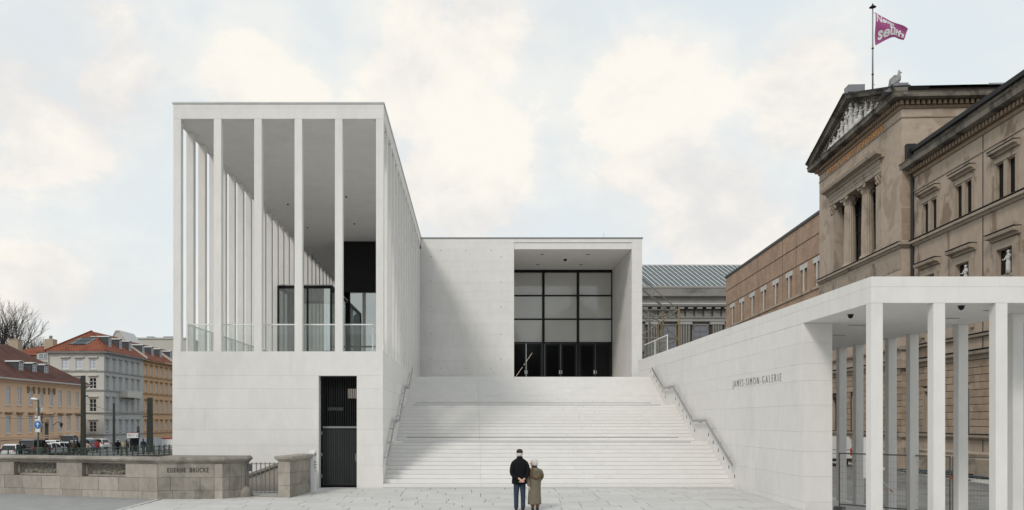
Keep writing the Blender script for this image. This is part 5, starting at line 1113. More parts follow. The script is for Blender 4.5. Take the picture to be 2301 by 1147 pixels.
MB().fbox(FE, hgY0, hgY1, 0, .7, gz_e - .25, gz_e).build('eaves', 'trim_grey', hg); MB().fbox(FS, hgX0, XH + .7, 0, .7, gz_e - .25, gz_e).build('eaves', 'trim_grey', hg)
bx_ = (XH + hgX0) / 2
MB().add([(hgX0 - .5, hgY0 - .8, gz_e + .003), (XH + .8, hgY0 - .8, gz_e + .003), (XH + .8, hgY1, gz_e + .003), (hgX0 - .5, hgY1, gz_e + .003), (bx_, 133.5 * KS, hz(15.9)), (bx_, hgY1, hz(15.9))], [(0, 1, 4), (1, 2, 5, 4), (2, 3, 5), (3, 0, 4, 5)]).build('roof', 'roof_tile', hg)
MB().tube([(XH + .8, hgY0 - .8, gz_e + .1), (bx_, 133.5 * KS, hz(15.9) + .1)], .12, 5).build('hip_ridge', 'roof_tile', hg); MB().tube([(hgX0 - .5, hgY0 - .8, gz_e + .1), (bx_, 133.5 * KS, hz(15.9) + .1)], .12, 5).build('hip_ridge', 'roof_tile', hg)
MB().tube([(hgX0, hgY0 - .2, gz_e - .2), (hgX0, hgY0 - .2, ZS_)], .1, 6).build('downpipe', 'zinc', hg)
# skylight lies on the side slope
ps = lambda u, t, o=0: Vector((u, hgY0 - .8 + t * (133.5 * KS - hgY0 + .8), gz_e + t * (hz(15.9) - gz_e) + .08 + o))
for r in range(2):
    for k in range(4):
        ua_ = px(165 + k * 8.5, 0, 131 * KS).x + r * .0; t0 = .33 + r * .16
        MB().add([ps(ua_ + .5 * r * .9, t0), ps(ua_ + 1.25 + .5 * r * .9, t0), ps(ua_ + 1.25 + .5 * (r + 1) * .9, t0 + .14), ps(ua_ + .5 * (r + 1) * .9, t0 + .14)], [(0, 1, 2, 3)]).build('skylight_pane', 'roof_glass', hg)
MB().add([ps(px(163, 0, 131 * KS).x, .30, -.04), ps(px(201, 0, 131 * KS).x, .30, -.04), ps(px(201, 0, 131 * KS).x + 1.1, .66, -.04), ps(px(163, 0, 131 * KS).x + 1.0, .66, -.04)], [(0, 1, 2, 3)]).build('skylight_frame', 'black_metal', hg)
for Yd in (132.2, 136.2, 140.0): dormer(hg, HF, Yd * KS, -1.0, gz_e + 1.2, 1.5, 1.75, 3.2)
bal = MB().fbox(FE, 134.0 * KS, 140.0 * KS, .0, 1.5, hz(6.0), hz(6.15)).fbox(FE, 134.0 * KS, 140.0 * KS, 1.35, 1.5, hz(6.16), hz(7.0)).fbox(FE, 134.0 * KS, 134.0 * KS + .15, .0, 1.34, hz(6.16), hz(7.0)).build('balcony', 'house_grey', hg)
MB().fbox(FE, 141.4 * KS - .6, 141.4 * KS + .6, .0, .1, ZS_, hz(1.6)).build('door', 'iron', hg)
# orange house
ho = thing('orange_house', (XH, 150 * KS, ZS_), 'orange-brown four-storey house with red roof beside the gallery podium', 'house')
oY0, oY1 = 143.45 * KS, 166 * KS; oy = [s * KS for s in (144.8, 147.2, 149.7, 152.0, 154.5, 157, 159.5, 162)]
hoo = [(y - .5, y + .5, hz(a), hz(b)) for y in oy for a, b in rows_]
holed(MB(), FE, oY0, oY1, ZS_, gz_e - .15, hoo, .2).build('wall', 'house_orange', ho)
for h in hoo: window(ho, FE, (h[0] + h[1]) / 2, 1.0, h[2], h[3], 'pane_curtain', 'window_white', 'trim_brown', True, .18, 3, 'trim_brown')
for z in (9.55, 6.8, 3.55, .4): MB().fbox(FE, oY0, oY1, 0, .16, hz(z), hz(z) + .2).build('string_course', 'trim_brown', ho)
MB().fbox(FE, oY0, oY1, 0, .7, gz_e - .4, gz_e - .15).build('eaves', 'trim_brown', ho)
MB().add([(XH + .8, oY0, gz_e - .1), (XH + .8, oY1, gz_e - .1), (bx_, oY1, hz(15.7)), (bx_, oY0, hz(15.7))], [(0, 1, 2, 3)]).build('roof', 'roof_tile', ho)
MB().prism([(XH + .75, gz_e - .12), (bx_, hz(15.7) - .03), (bx_, hz(15.7) + .4), (XH + .9, gz_e + .35)], lambda t, a, b: (a, oY0 + t * .4, b), 0, 1).build('fire_wall', 'wall_cream', ho)
MB().prism([(XH + .75, gz_e - .12), (bx_, hz(15.7) - .03), (bx_, hz(15.7) + .4), (XH + .9, gz_e + .35)], lambda t, a, b: (a, 157.5 * KS + t * .4, b), 0, 1).build('fire_wall', 'wall_cream', ho)
for Yd in (145.6, 149.8, 153.8, 159): dormer(ho, HF, Yd * KS, -1.0, gz_e + 1.1, 1.5, 1.75, 3.2)
# the next house of the row, beyond the orange one
hn = thing('cream_terrace_house', (XH, 180 * KS, ZS_), 'cream four-storey house continuing the row beyond the orange house', 'house')
nY0, nY1 = 166.1 * KS, 196 * KS; ny = [nY0 + 2.2 + 3.05 * k for k in range(12)]
hnn = [(y - .5, y + .5, hz(a), hz(b)) for y in ny for a, b in rows_]
holed(MB(), FE, nY0, nY1, ZS_, gz_e - .3, hnn, .2).build('wall', 'wall_cream', hn)
for h in hnn: window(hn, FE, (h[0] + h[1]) / 2, 1.0, h[2], h[3], 'pane_house', 'window_white', 'trim_grey', True, .18, 3, 'trim_grey')
MB().fbox(FE, nY0, nY1, 0, .7, gz_e - .55, gz_e - .3).build('eaves', 'trim_grey', hn)
MB().add([(XH + .8, nY0, gz_e - .25), (XH + .8, nY1, gz_e - .25), (bx_, nY1, hz(15.4)), (bx_, nY0, hz(15.4))], [(0, 1, 2, 3)]).build('roof', 'roof_tile_dark', hn)
# pale houses behind and the red-roofed one between
hc1 = thing('pale_gable_house', (-90, 235, ZS_), 'pale house showing only its gable above the red roofs', 'house')
g0 = px(247, 0, 235).x; g1 = px(300, 0, 235).x; gt = px(0, 746, 235).z; ge = px(0, 775, 235).z
MB().prism([(g0, ZS_), (g1, ZS_), (g1, ge - 2), ((g0 + g1) / 2 - .6, gt), ((g0 + g1) / 2 - 1.6, gt), (g0, ge)], lambda t, a, b: (a, 235 + t * 10, b), 0, 1).build('gable_wall', 'wall_cream', hc1)
MB().prism([(g1 + .3, ge - 2.1), ((g0 + g1) / 2 - .6, gt + .05), ((g0 + g1) / 2 - 1.6, gt + .05), (g0 - .3, ge - .2), (g0 - .3, ge + .1), ((g0 + g1) / 2 - 1.6, gt + .4), ((g0 + g1) / 2 - .6, gt + .4), (g1 + .3, ge - 1.7)], lambda t, a, b: (a, 234.8 + t * 10.4, b), 0, 1).build('roof', 'zinc', hc1)
hc2 = thing('pale_flat_house', (-78, 260, ZS_), 'pale flat-topped block rising behind the orange house', 'house')
f0 = px(290, 0, 260).x; f1 = px(420, 0, 260).x
MB().box(f0, f1, 260, 275, ZS_, px(0, 762, 260).z).build('wall', 'wall_cream', hc2); MB().box(f0 - .3, f1 + .3, 259.7, 275, px(0, 762, 260).z + .003, px(0, 759, 260).z).build('roof_edge', 'zinc', hc2)
for a, b in ((330, 344), (367, 400)): MB().box(px(a, 0, 262).x, px(b, 0, 262).x, 262, 270, px(0, 759, 260).z + .01, px(0, 755, 260).z).build('roof_unit', 'zinc_dark', hc2)
hm = thing('red_roof_house', (-88, 185, ZS_), 'small house with bright red hipped roof between the yellow and grey houses', 'house')
m0_, m1_ = px(40, 0, 185).x, px(118, 0, 185).x; me = px(0, 800, 185).z; mr = px(0, 771, 185).z
MB().box(m0_, m1_, 185, 200, ZS_, me).build('wall', 'wall_cream', hm)
roof4(hm, m0_ - 5, m1_ + 6, 184, 204, me + .01, (m0_ + m1_) / 2, 192, 196, mr, 'roof_tile')
MB().add([(m0_ - 5, 184, me + .05), (m1_ + 3, 184, me + .05), (m1_ + 3, 193, mr), (m0_ + 1, 193, mr)], [(0, 1, 2, 3)]).build('roof_front', 'roof_tile', hm)
MFr = frame((0, 184.4, 0), (1, 0, 0)); dormer(hm, MFr, px(100, 0, 184).x, .6, px(0, 808, 184).z, 3.0, 1.3, 4, 'roof_tile', 'wall_cream')
cx_ = px(104, 0, 186).x; MB().box(cx_ - .9, cx_ + .9, 187, 189, mr - 1.5, px(0, 762, 187).z).build('chimney', 'chimney_stone', hm); MB().tube([(cx_, 188, px(0, 762, 187).z), (cx_, 188, px(0, 754, 187).z)], .35, 8).build('chimney_cowl', 'zinc_dark', hm)
# ---------------------------------------------------------------- bare trees
def bare_tree(base, H, spread, seed, label, lean=0.0):
    rg = random.Random(seed); t = thing('bare_tree', base, label, 'tree', 'bare winter trees behind the yellow house')
    tr = MB(); br = MB(); tw = MB()
    def grow(p, d, L, r, lev):
        pts = [p]; q = p.copy(); dd_ = d.copy(); n = 3 if lev < 4 else 2
        for k in range(n):
            dd_ = (dd_ + Vector((rg.uniform(-.2, .2), rg.uniform(-.2, .2), rg.uniform(-.03, .13)))).normalized(); q = q + dd_ * L / n; pts.append(q)
        tgt = tr if lev == 0 else (br if lev < 3 else tw)
        tgt.tube(pts, [r + (r * .62 - r) * k / n for k in range(n + 1)], 6 if lev < 2 else 3, lev < 2)
        if lev >= 7: return
        nb = (4, 4, 3, 3, 3, 3, 3)[lev]
        for k in range(nb):
            st_ = pts[-1] if k < 2 else pts[rg.randint(1, n - 1)] if n > 1 else pts[-1]
            ax = Vector((rg.uniform(-1, 1), rg.uniform(-1, 1), 0)); ang = rg.uniform(.3, .85) * spread
            nd = (dd_ + ax.normalized() * math.tan(ang) * .8 + Vector((0, 0, .12))).normalized(); grow(st_, nd, L * rg.uniform(.6, .82), r * .6, lev + 1)
    grow(Vector(base), Vector((lean, 0, 1)).normalized(), H * .30, H * .016, 0)
    tr.build('trunk', 'bark', t); tag(br.build('branches', 'bark', t), kind='stuff'); tag(tw.build('crown', 'bark', t), kind='stuff')
bare_tree((px(8, 0, 195).x, 195, ZS_), 33.0, .9, 5, 'larger bare winter tree above the yellow house roof')
bare_tree((px(66, 0, 197).x, 197, ZS_), 25.0, 1.0, 11, 'smaller bare winter tree just right of the larger one')
# ---------------------------------------------------------------- street furniture
def mast(x, ytop, Y, w, label, extra=None):
    b = px(x, 946, Y); t = thing('square_mast', (b.x, Y, ZS_), label, 'mast', 'dark masts along the quay'); zt = px(0, ytop, Y).z
    MB().loft([[(b.x + sx * w / 2 * f, Y + sy * w / 2 * f, z) for sx, sy in ((-1, -1), (1, -1), (1, 1), (-1, 1))] for z, f in ((ZS_, 1.25), (ZS_ + .9, 1.2), (ZS_ + .95, 1.0), (zt, .82))]).build('shaft', 'pole_green', t)
    MB().box(b.x - w * .46, b.x + w * .46, Y - w * .46, Y + w * .46, zt + .003, zt + .06).build('cap', 'iron', t)
    if extra: 
        for dz, dx in extra: MB().box(b.x + min(dx, 0) , b.x + max(dx, 0), Y - .1, Y + .1, zt - dz, zt - dz + .16).build('bracket', 'iron', t)
    return t
mast(187, 846, 100, .46, 'tallest dark square mast by the yellow house corner', ((2.3, .55), (4.5, -.6)))
mast(256, 907, 118, .27, 'thin dark mast in front of the grey house')
mast(337, 895, 112, .62, 'thick dark mast in front of the orange house', ((2.4, -.9),))
# sign post
sgn = px(86, 946, 92); SGN = thing('sign_post', (sgn.x, 92, ZS_), 'green sign post with blue one-way arrow sign and camera lamp on top', 'sign')
k_ = 92 / F; sxx = lambda x: (x - VX) * k_; szz = lambda y: EYE + (VY - y) * k_
MB().tube([(sgn.x, 92, ZS_), (sgn.x, 92, szz(900))], .09, 8).build('post', 'rail_green', SGN)
def disc(cx, cz, r, Y, name, m, parent, n=24): MB().loft([[(cx + r * math.cos(q), Y + d, cz + r * math.sin(q)) for q in (2 * math.pi * k / n for k in range(n))] for d in (0, .03)]).build(name, m, parent)
disc(sxx(86), szz(954.5), 8.6 * k_, 91.86, 'sign_rim', 'sign_white', SGN); disc(sxx(86), szz(954.5), 8.0 * k_, 91.84, 'round_sign', 'sign_blue', SGN)
cx, cz = sxx(86), szz(954.5); a_ = k_
MB().add([(cx - 1.1 * a_, 91.82, cz - 5 * a_), (cx + 1.1 * a_, 91.82, cz - 5 * a_), (cx + 1.1 * a_, 91.82, cz + 1 * a_), (cx + 3.8 * a_, 91.82, cz - .8 * a_), (cx + 3.8 * a_, 91.82, cz + 1.6 * a_), (cx, 91.82, cz + 5.6 * a_), (cx - 3.8 * a_, 91.82, cz + 1.6 * a_), (cx - 3.8 * a_, 91.82, cz - .8 * a_), (cx - 1.1 * a_, 91.82, cz + 1 * a_)], [tuple(range(9))]).build('arrow', 'sign_white', SGN)
MB().box(sxx(80), sxx(91.5), 91.84, 91.88, szz(946.3), szz(935.5)).build('square_sign', 'sign_white', SGN)
MB().box(sxx(80.3), sxx(86), 91.825, 91.839, szz(941.5), szz(939.6)).box(sxx(84.2), sxx(86), 91.825, 91.839, szz(939.59), szz(936)).build('square_sign_mark', 'sign_black', SGN)
MB().box(sxx(81), sxx(91.5), 91.84, 91.88, szz(971.5), szz(964)).build('plate', 'sign_white', SGN)
MB().prism([(sxx(79), szz(917)), (sxx(97.5), szz(916)), (sxx(85), szz(936))], lambda t, a, b: (a, 92.12 + t * .03, b), 0, 1).build('triangular_sign_back', 'zinc', SGN)
MB().tube([(sxx(86), 92, szz(901)), (sxx(85), 92, szz(898))], .1, 6).build('lamp_arm', 'gate_iron', SGN)
MB().ell((sxx(77.5), 92, szz(897.5)), 9 * k_, .3, 3.2 * k_, 12, 6, Matrix.Rotation(R(12), 3, 'Y')).build('lamp_head', 'sign_white', SGN, True)
# site hoarding with banner
ho_ = thing('site_hoarding', (px(335, 0, 114).x, 114, ZS_), 'grey site hoarding with dark passage, white banner and white panel', 'hoarding')
hx = lambda x: px(x, 0, 114).x; hzz = lambda y: px(0, y, 114).z
for k in range(6): MB().box(hx(312 + k * 8.6) + .02, hx(312 + (k + 1) * 8.6) - .02, 114, 114.1, ZS_, hzz(984)).build('hoarding_panel', 'hoarding', ho_)
MB().box(hx(363.8), hx(395), 113.9, 114, ZS_ + .2, hzz(987)).build('white_panel', 'sign_white', ho_); MB().box(hx(363.8), hx(395), 113.88, 114, hzz(987) + .003, hzz(984.5)).build('red_strip', 'red_paint', ho_)
MB().box(hx(288), hx(312) - .03, 114.6, 117, ZS_, hzz(985)).build('dark_passage', 'dark_room', ho_)
MB().box(hx(286.5), hx(311.5), 113.8, 113.9, hzz(984.5), hzz(974)).build('banner', 'sign_white', ho_)
for a, b, y0, y1 in ((288, 296, 976.2, 977.0), (288, 304, 978.2, 979.2), (288, 295, 981.6, 982.2)): MB().box(hx(a), hx(b), 113.78, 113.8, hzz(y1), hzz(y0)).build('banner_print', 'letter_grey', ho_)
MB().box(hx(308), hx(310), 113.78, 113.8, hzz(981), hzz(978)).build('banner_print', 'sign_blue', ho_); MB().box(hx(286.5), hx(311.5), 113.81, 113.89, hzz(974) + .003, hzz(973)).build('banner_edge', 'red_paint', ho_)
# kiosk-like door porch in front of the grey house
# ---------------------------------------------------------------- cars
def car(x, Y, kind, col, label, heading=0.0, n=1):
    W = {'hatch': 1.74, 'wagon': 1.78, 'suv': 1.95}[kind]; H = {'hatch': 1.45, 'wagon': 1.47, 'suv': 1.92}[kind]; L = {'hatch': 3.9, 'wagon': 4.6, 'suv': 4.9}[kind]
    c = px(x, 946, Y); f = frame((c.x, Y, ZS_), (math.cos(heading), math.sin(heading), 0)); t = thing('parked_car', (c.x, Y, ZS_), label, 'car', 'cars parked along the quay')
    belt = .92 if kind != 'suv' else 1.1; cf = lambda u, d, z: f(u, -d, z)
    # lower body: rings along the length
    prof = [(0, .35, belt - .15, .92), (.12, .28, belt - .02, 1), (.9, .25, belt, 1), (L * .62, .25, belt, 1), (L * .8, .25, belt - .1, .99), (L - .15, .28, belt - .22, .94), (L, .38, belt - .35, .86)]
    def sec(d, z0, z1, w): 
        h = W / 2 * w; return [cf(a, d, z) for a, z in ((-h * .9, z0), (-h, z0 + .15), (-h, (z0 + z1) / 2), (-h * .96, z1), (h * .96, z1), (h, (z0 + z1) / 2), (h, z0 + .15), (h * .9, z0))]
    MB().loft([sec(*p) for p in prof]).build('body', 'car_' + col, t, False)
    back = .1 if kind != 'hatch' else .12
    cab = [(back, belt + .02, .9), (back + .22, H - .12, .76), (back + .6, H, .72), (L * .45, H - .01, .72), (L * .55, H - .12, .74), (L * .72, belt - .03, .86)]
    rings = [[cf(a, d, z) for a, z in ((-W / 2 * w, max(zt - (zt - belt) * 1.0, belt - .05)), (-W / 2 * w, zt), (W / 2 * w, zt), (W / 2 * w, max(belt - .05, belt - .05)))] for d, zt, w in cab]
    g = MB().loft(rings).build('glasshouse', 'car_glass', t)
    MB().loft([[cf(a, d, z) for a, z in ((-W / 2 * w, zt - .03), (-W / 2 * w * .9, zt + .03), (W / 2 * w * .9, zt + .03), (W / 2 * w, zt - .03))] for d, zt, w in ((back + .16, H - .1, .77), (back + .6, H, .74), (L * .45, H - .01, .74), (L * .54, H - .1, .75))]).build('roof', 'car_' + col, t)
    for s in (-1, 1):
        MB().tube([cf(s * W / 2 * .9, back, belt), cf(s * W / 2 * .77, back + .2, H - .1)], .05, 5).build('pillar', 'car_' + col, t); MB().tube([cf(s * W / 2 * .88, L * .7, belt), cf(s * W / 2 * .75, L * .54, H - .09)], .04, 5).build('pillar', 'car_' + col, t); MB().tube([cf(s * W / 2 * .92, L * .36, belt), cf(s * W / 2 * .745, L * .36, H - .04)], .04, 5).build('pillar', 'car_' + col, t)
        MB().add([cf(s * W / 2 * (.94), -.005 + .02, belt - .2), cf(s * W / 2 * .68, -.03, belt - .2), cf(s * W / 2 * .68, -.01, belt + .02), cf(s * W / 2 * .95, .04, belt + .02), cf(s * W / 2 * 1.005, .3, belt - .18), cf(s * W / 2 * 1.0, .3, belt)], [(0, 1, 2, 3), (0, 3, 5, 4)]).build('tail_light', 'red_paint', t)
        MB().ell(cf(s * (W / 2 + .1), L * .6, belt + .08), .1, .07, .08, 8, 5).build('mirror', 'car_' + col, t)
        for d in (.75, L - .8): wheel(t, cf(s * (W / 2 - .1), d, .31), .31, .2, f.U)
    MB().prism([(-.26, .55), (.26, .55), (.26, .67), (-.26, .67)], lambda q, a, b: cf(a, -.035 + q * .02, b), 0, 1).build('number_plate', 'sign_white', t)
    return t
car(17, 93.5, 'wagon', 'white', 'white estate car nearest the left edge of the street', .02); car(56, 95.5, 'suv', 'black', 'tall black van-like car with red reflector behind the railing', -.03)
car(99, 99, 'hatch', 'silver', 'silver hatchback behind the green sign post', .03); car(118, 102, 'hatch', 'white', 'white hatchback between two silver cars'); car(138, 104.5, 'hatch', 'silver', 'silver hatchback at the right end of the near parked row', -.02)
car(163, 112, 'wagon', 'dark', 'dark estate car behind the group of walkers', .1); car(213, 118, 'wagon', 'blue', 'pale blue estate car in front of the grey house', 1.4); car(196, 128, 'hatch', 'silver', 'silver car half hidden behind the tallest mast', .3); car(150, 124, 'suv', 'dark', 'dark van-like car in front of the palace steps', .2)
car(240, 124, 'hatch', 'white', 'white hatchback partly behind the thin mast', 1.3); car(110, 112, 'wagon', 'white', 'white estate car by the palace door', .1)
# ---------------------------------------------------------------- walkers across the canal
def walker(x, Y, H, coat, legs, label, rot=0.0, stride=.25, hair='cloth_brown'):
    c = px(x, 946, Y); b = Vector((c.x, Y, ZS_)); f = frame(b, (math.cos(rot), math.sin(rot), 0)); s = H / 1.75; t = thing('person', b, label, 'person', 'walkers on the quay')
    def rg(z, w, d, ou=0, od=0, n=10): return [f(ou * s + w * s * math.cos(q), od * s + d * s * math.sin(q), z * s) for q in (2 * math.pi * k / n for k in range(n))]
    bd = MB()
    for sd in (-1, 1): bd.loft([rg(.0, .05, .12, sd * .1, sd * stride * .6 + .04), rg(.08, .05, .06, sd * .1, sd * stride * .55), rg(.45, .07, .08, sd * .1, sd * stride * .25), rg(.85, .1, .11, sd * .09, 0)])
    bd.loft([rg(.78, .17, .13), rg(1.05, .17, .12), rg(1.38, .2, .12), rg(1.46, .07, .07), rg(1.52, .06, .06), rg(1.58, .085, .1), rg(1.66, .095, .11), rg(1.75, .03, .03)]); bd.build('body', legs, t, True)
    ct = MB().loft([rg(.62, .24, .17), rg(.95, .2, .155), rg(1.2, .225, .16), rg(1.4, .2, .13), rg(1.48, .085, .085)])
    for sd in (-1, 1): ct.tube([f(sd * .22 * s, 0, 1.38 * s), f(sd * .29 * s, -.03 * s, 1.1 * s), f(sd * .26 * s, (.1 - .15 * sd) * s, .84 * s)], [.075 * s, .065 * s, .05 * s], 7)
    ct.build('coat', coat, t, True)
    MB().ell(f(0, .0, 1.64 * s), .082 * s, .095 * s, .115 * s, 10, 7).build('head', 'skin', t, True); MB().ell(f(0, -.02 * s, 1.68 * s), .095 * s, .105 * s, .1 * s, 10, 6).build('hair', hair, t, True)
    return t
walker(46, 91.6, 1.74, 'cloth_charcoal', 'cloth_navy', 'person in dark jacket leaning at the railing before the black car', .3, .0)
walker(166, 101, 1.74, 'cloth_brown', 'cloth_charcoal', 'person in brown coat among the walkers behind the railing', .2)
walker(174, 102, 1.8, 'black_wool', 'cloth_navy', 'person in black coat just left of the tallest mast', -.4); walker(184, 102.5, 1.7, 'cloth_navy', 'cloth_charcoal', 'person in navy coat right beside the tallest mast', .5)
walker(195, 101.5, 1.66, 'cloth_beige', 'cloth_navy', 'person in pale beige jacket next to the tallest mast', .0)
walker(265, 104, 1.8, 'black_wool', 'cloth_charcoal', 'person in long black coat and pale hat by the thin mast', .1, .3, 'white_hair'); walker(277, 105.5, 1.68, 'cloth_beige', 'cloth_beige', 'person dressed in pale clothes before the dark passage', .7)
walker(284, 106, 1.72, 'cloth_brown', 'cloth_charcoal', 'person in dark brown jacket beside the pale one', -.2); walker(322, 108.5, 1.78, 'cloth_navy', 'cloth_navy', 'person in dark blue clothes by the grey hoarding', .2, .15)
walker(218, 109, 1.7, 'cloth_red', 'cloth_navy', 'person in red jacket near the pale blue car', .2); walker(156, 104, 1.7, 'cloth_charcoal', 'cloth_charcoal', 'person in charcoal coat at the head of the walkers', -.3)
# red bicycle
bk = thing('bicycle', (px(376, 0, 110.5).x, 110.5, ZS_), 'red bicycle parked before the white hoarding panel', 'bicycle')
bx0 = px(376, 0, 110.5).x
for s in (-.5, .5): MB().tube([(bx0 + s + .33 * math.cos(q), 110.5, ZS_ + .34 + .33 * math.sin(q)) for q in (2 * math.pi * k / 20 for k in range(21))], .025, 5, False).build('wheel', 'tyre', bk)
MB().tube([(bx0 - .5, 110.5, ZS_ + .34), (bx0 - .05, 110.5, ZS_ + .3), (bx0 + .35, 110.5, ZS_ + .85), (bx0 - .2, 110.5, ZS_ + .85), (bx0 - .05, 110.5, ZS_ + .3)], .03, 5).tube([(bx0 + .5, 110.5, ZS_ + .34), (bx0 + .33, 110.5, ZS_ + .95)], .028, 5).tube([(bx0 - .5, 110.5, ZS_ + .34), (bx0 - .22, 110.5, ZS_ + .95)], .025, 5).build('frame', 'red_paint', bk)
MB().box(bx0 - .36, bx0 - .1, 110.42, 110.58, ZS_ + .95, ZS_ + 1.0).build('saddle', 'rubber_black', bk); MB().tube([(bx0 + .3, 110.25, ZS_ + 1.02), (bx0 + .34, 110.5, ZS_ + .98), (bx0 + .3, 110.75, ZS_ + 1.02)], .02, 5).build('handlebar', 'rubber_black', bk)

# overhead wires between the house and the masts
for i, (a, b) in enumerate((((-40, 922, 96), (187, 930, 100)), ((-40, 936, 96), (187, 925, 100)), ((187, 928, 100), (337, 921, 112)), ((187, 905, 100), (337, 926, 112)))):
    A_, B_ = px(*a), px(*b); pts = [A_.lerp(B_, k / 10) - Vector((0, 0, .5 * math.sin(math.pi * k / 10))) for k in range(11)]
    tag(MB().tube(pts, .018, 4).build('overhead_wire', 'iron', None, False, None), ('upper overhead wire running from the left edge to the tallest mast', 'lower overhead wire running from the left edge to the tallest mast', 'straighter overhead wire between the tallest and the thick mast', 'higher sloping overhead wire between the tallest and the thick mast')[i], 'wire', 'overhead wires')
# ================================================================ the couple in front of the stairs
def skin_body(parent, V, E, Rr, root, m='skin', name='body'):
    keys = list(V); idx = {k: i for i, k in enumerate(keys)}
    me = bpy.data.meshes.new(name); me.from_pydata([tuple(V[k]) for k in keys], [(idx[a], idx[b]) for a, b in E], [])
    o = bpy.data.objects.new(name, me); COL.objects.link(o); o.parent = parent
    md = o.modifiers.new('skin', 'SKIN'); md.use_smooth_shade = True
    sv = me.skin_vertices[0].data
    for k in keys: r = Rr[k]; sv[idx[k]].radius = r if isinstance(r, tuple) else (r, r); sv[idx[k]].use_root = (k == root)
    o.modifiers.new('sub', 'SUBSURF').levels = 1; o.modifiers['sub'].render_levels = 2
    me.materials.append(M[m]); return o
def human(parent, H, arms, feet=.1, head=(0, 0, 0)):
    s = H / 1.78
    V = {'pel': (0, 0, .93), 'sp': (0, .01, 1.12), 'ch': (0, 0, 1.32), 'nb': (0, 0, 1.47), 'nt': (0, .01, 1.55), 'hd': (head[0], .02 + head[1], 1.63), 'ht': (head[0], .02 + head[1], 1.715)}
    Rr = {'pel': (.15, .12), 'sp': (.14, .11), 'ch': (.16, .12), 'nb': .07, 'nt': .055, 'hd': (.075, .088), 'ht': (.06, .07)}
    E = [('pel', 'sp'), ('sp', 'ch'), ('ch', 'nb'), ('nb', 'nt'), ('nt', 'hd'), ('hd', 'ht')]
    for sd, n in ((-1, 'l'), (1, 'r')):
        el, wr, pa = arms[n]
        V.update({n + 'sh': (sd * .17, 0, 1.38), n + 'el': el, n + 'wr': wr, n + 'pa': pa, n + 'hip': (sd * .09, 0, .88), n + 'kn': (sd * .1, .02, .48), n + 'an': (sd * feet, 0, .09), n + 'to': (sd * (feet + .02), .15, .03)})
        Rr.update({n + 'sh': .04, n + 'el': .045, n + 'wr': .03, n + 'pa': (.035, .02), n + 'hip': .09, n + 'kn': .06, n + 'an': .045, n + 'to': .035})
        E += [('ch', n + 'sh'), (n + 'sh', n + 'el'), (n + 'el', n + 'wr'), (n + 'wr', n + 'pa'), ('pel', n + 'hip'), (n + 'hip', n + 'kn'), (n + 'kn', n + 'an'), (n + 'an', n + 'to')]
        d = (Vector(pa) - Vector(wr)).normalized(); sdv = d.orthogonal().normalized(); curl = d.cross(sdv)
        for k, (off, L) in enumerate(((-.03, .062), (-.011, .075), (.009, .07), (.028, .055))):
            a = Vector(pa) + sdv * off + d * .03; b = a + d * L * .55 + curl * .008; c = b + d * L * .4 + curl * .028
            V[n + 'f%da' % k], V[n + 'f%db' % k], V[n + 'f%dc' % k] = a, b, c
            for q in 'abc': Rr[n + 'f%d%s' % (k, q)] = .0085
            E += [(n + 'pa', n + 'f%da' % k), (n + 'f%da' % k, n + 'f%db' % k), (n + 'f%db' % k, n + 'f%dc' % k)]
        a = Vector(pa) - d * .02 - sdv * .03; V[n + 't1'] = a - sdv * .02; V[n + 't2'] = a - sdv * .035 + d * .045
        for q in ('t1', 't2'): Rr[n + q] = .0095
        E += [(n + 'pa', n + 't1'), (n + 't1', n + 't2')]
    V = {k: Vector(v) * s for k, v in V.items()}; Rr = {k: (tuple(q * s for q in r) if isinstance(r, tuple) else r * s) for k, r in Rr.items()}
    return skin_body(parent, V, E, Rr, 'pel')
def crings(rows, n=20, wob=.0, ph=0):    # rows: (x, y, z, rx, ry)
    out = []
    for (x, y, z, rx, ry) in rows:
        out.append([Vector((x + rx * math.cos(q) * (1 + wob * math.sin(3 * q + z * 9 + ph) + wob * .6 * math.sin(7 * q - z * 5)), y + ry * math.sin(q) * (1 + wob * math.sin(4 * q + z * 7 + ph)), z)) for q in (2 * math.pi * k / n for k in range(n))])
    return out
def cloth(parent, mb, name, m):
    me = mb.mesh(name); me.materials.append(M[m]); me.polygons.foreach_set('use_smooth', [True] * len(me.polygons))
    o = bpy.data.objects.new(name, me); COL.objects.link(o); o.parent = parent
    sb = o.modifiers.new('sub', 'SUBSURF'); sb.levels = 1; sb.render_levels = 1; return o
YPp = 26.0; gp = gz(YPp)
# man
man = thing('person', (1.40, YPp, gp), 'tall person in black coat, jeans and dark cap with hands clasped behind the back', 'person')
mr_ = ((.255, -.10, 1.08), (.11, -.235, .905), (.055, -.262, .868)); ml_ = ((-.25, -.10, 1.04), (-.01, -.24, .915), (.045, -.285, .872))
human(man, 1.80, {'l': ml_, 'r': mr_}, .085)
ct = MB().loft(crings([(-.005, 0, .765, .225, .165), (-.01, 0, .775, .232, .17), (-.008, 0, .95, .222, .162), (0, 0, 1.12, .212, .155), (0, -.01, 1.28, .225, .16), (0, -.01, 1.38, .238, .145), (0, -.005, 1.445, .215, .125), (0, 0, 1.49, .14, .105), (0, .0, 1.525, .09, .088), (0, .0, 1.53, .07, .07)], 22, .022))
cloth(man, ct, 'coat', 'black_wool')
for sh, el, wr in (((-.185, 0, 1.40), ml_[0], ml_[1]), ((.185, 0, 1.40), mr_[0], mr_[1])):
    a, b, c = Vector(sh), Vector(el), Vector(wr)
    cloth(man, MB().tube([a + Vector((-.05 if sh[0] > 0 else .05, 0, .02)), a, a.lerp(b, .5) + Vector((.015 if sh[0] > 0 else -.015, -.01, 0)), b, b.lerp(c, .5), b.lerp(c, .93)], [.05, .072, .07, .062, .058, .05], 12), 'sleeve', 'black_wool')
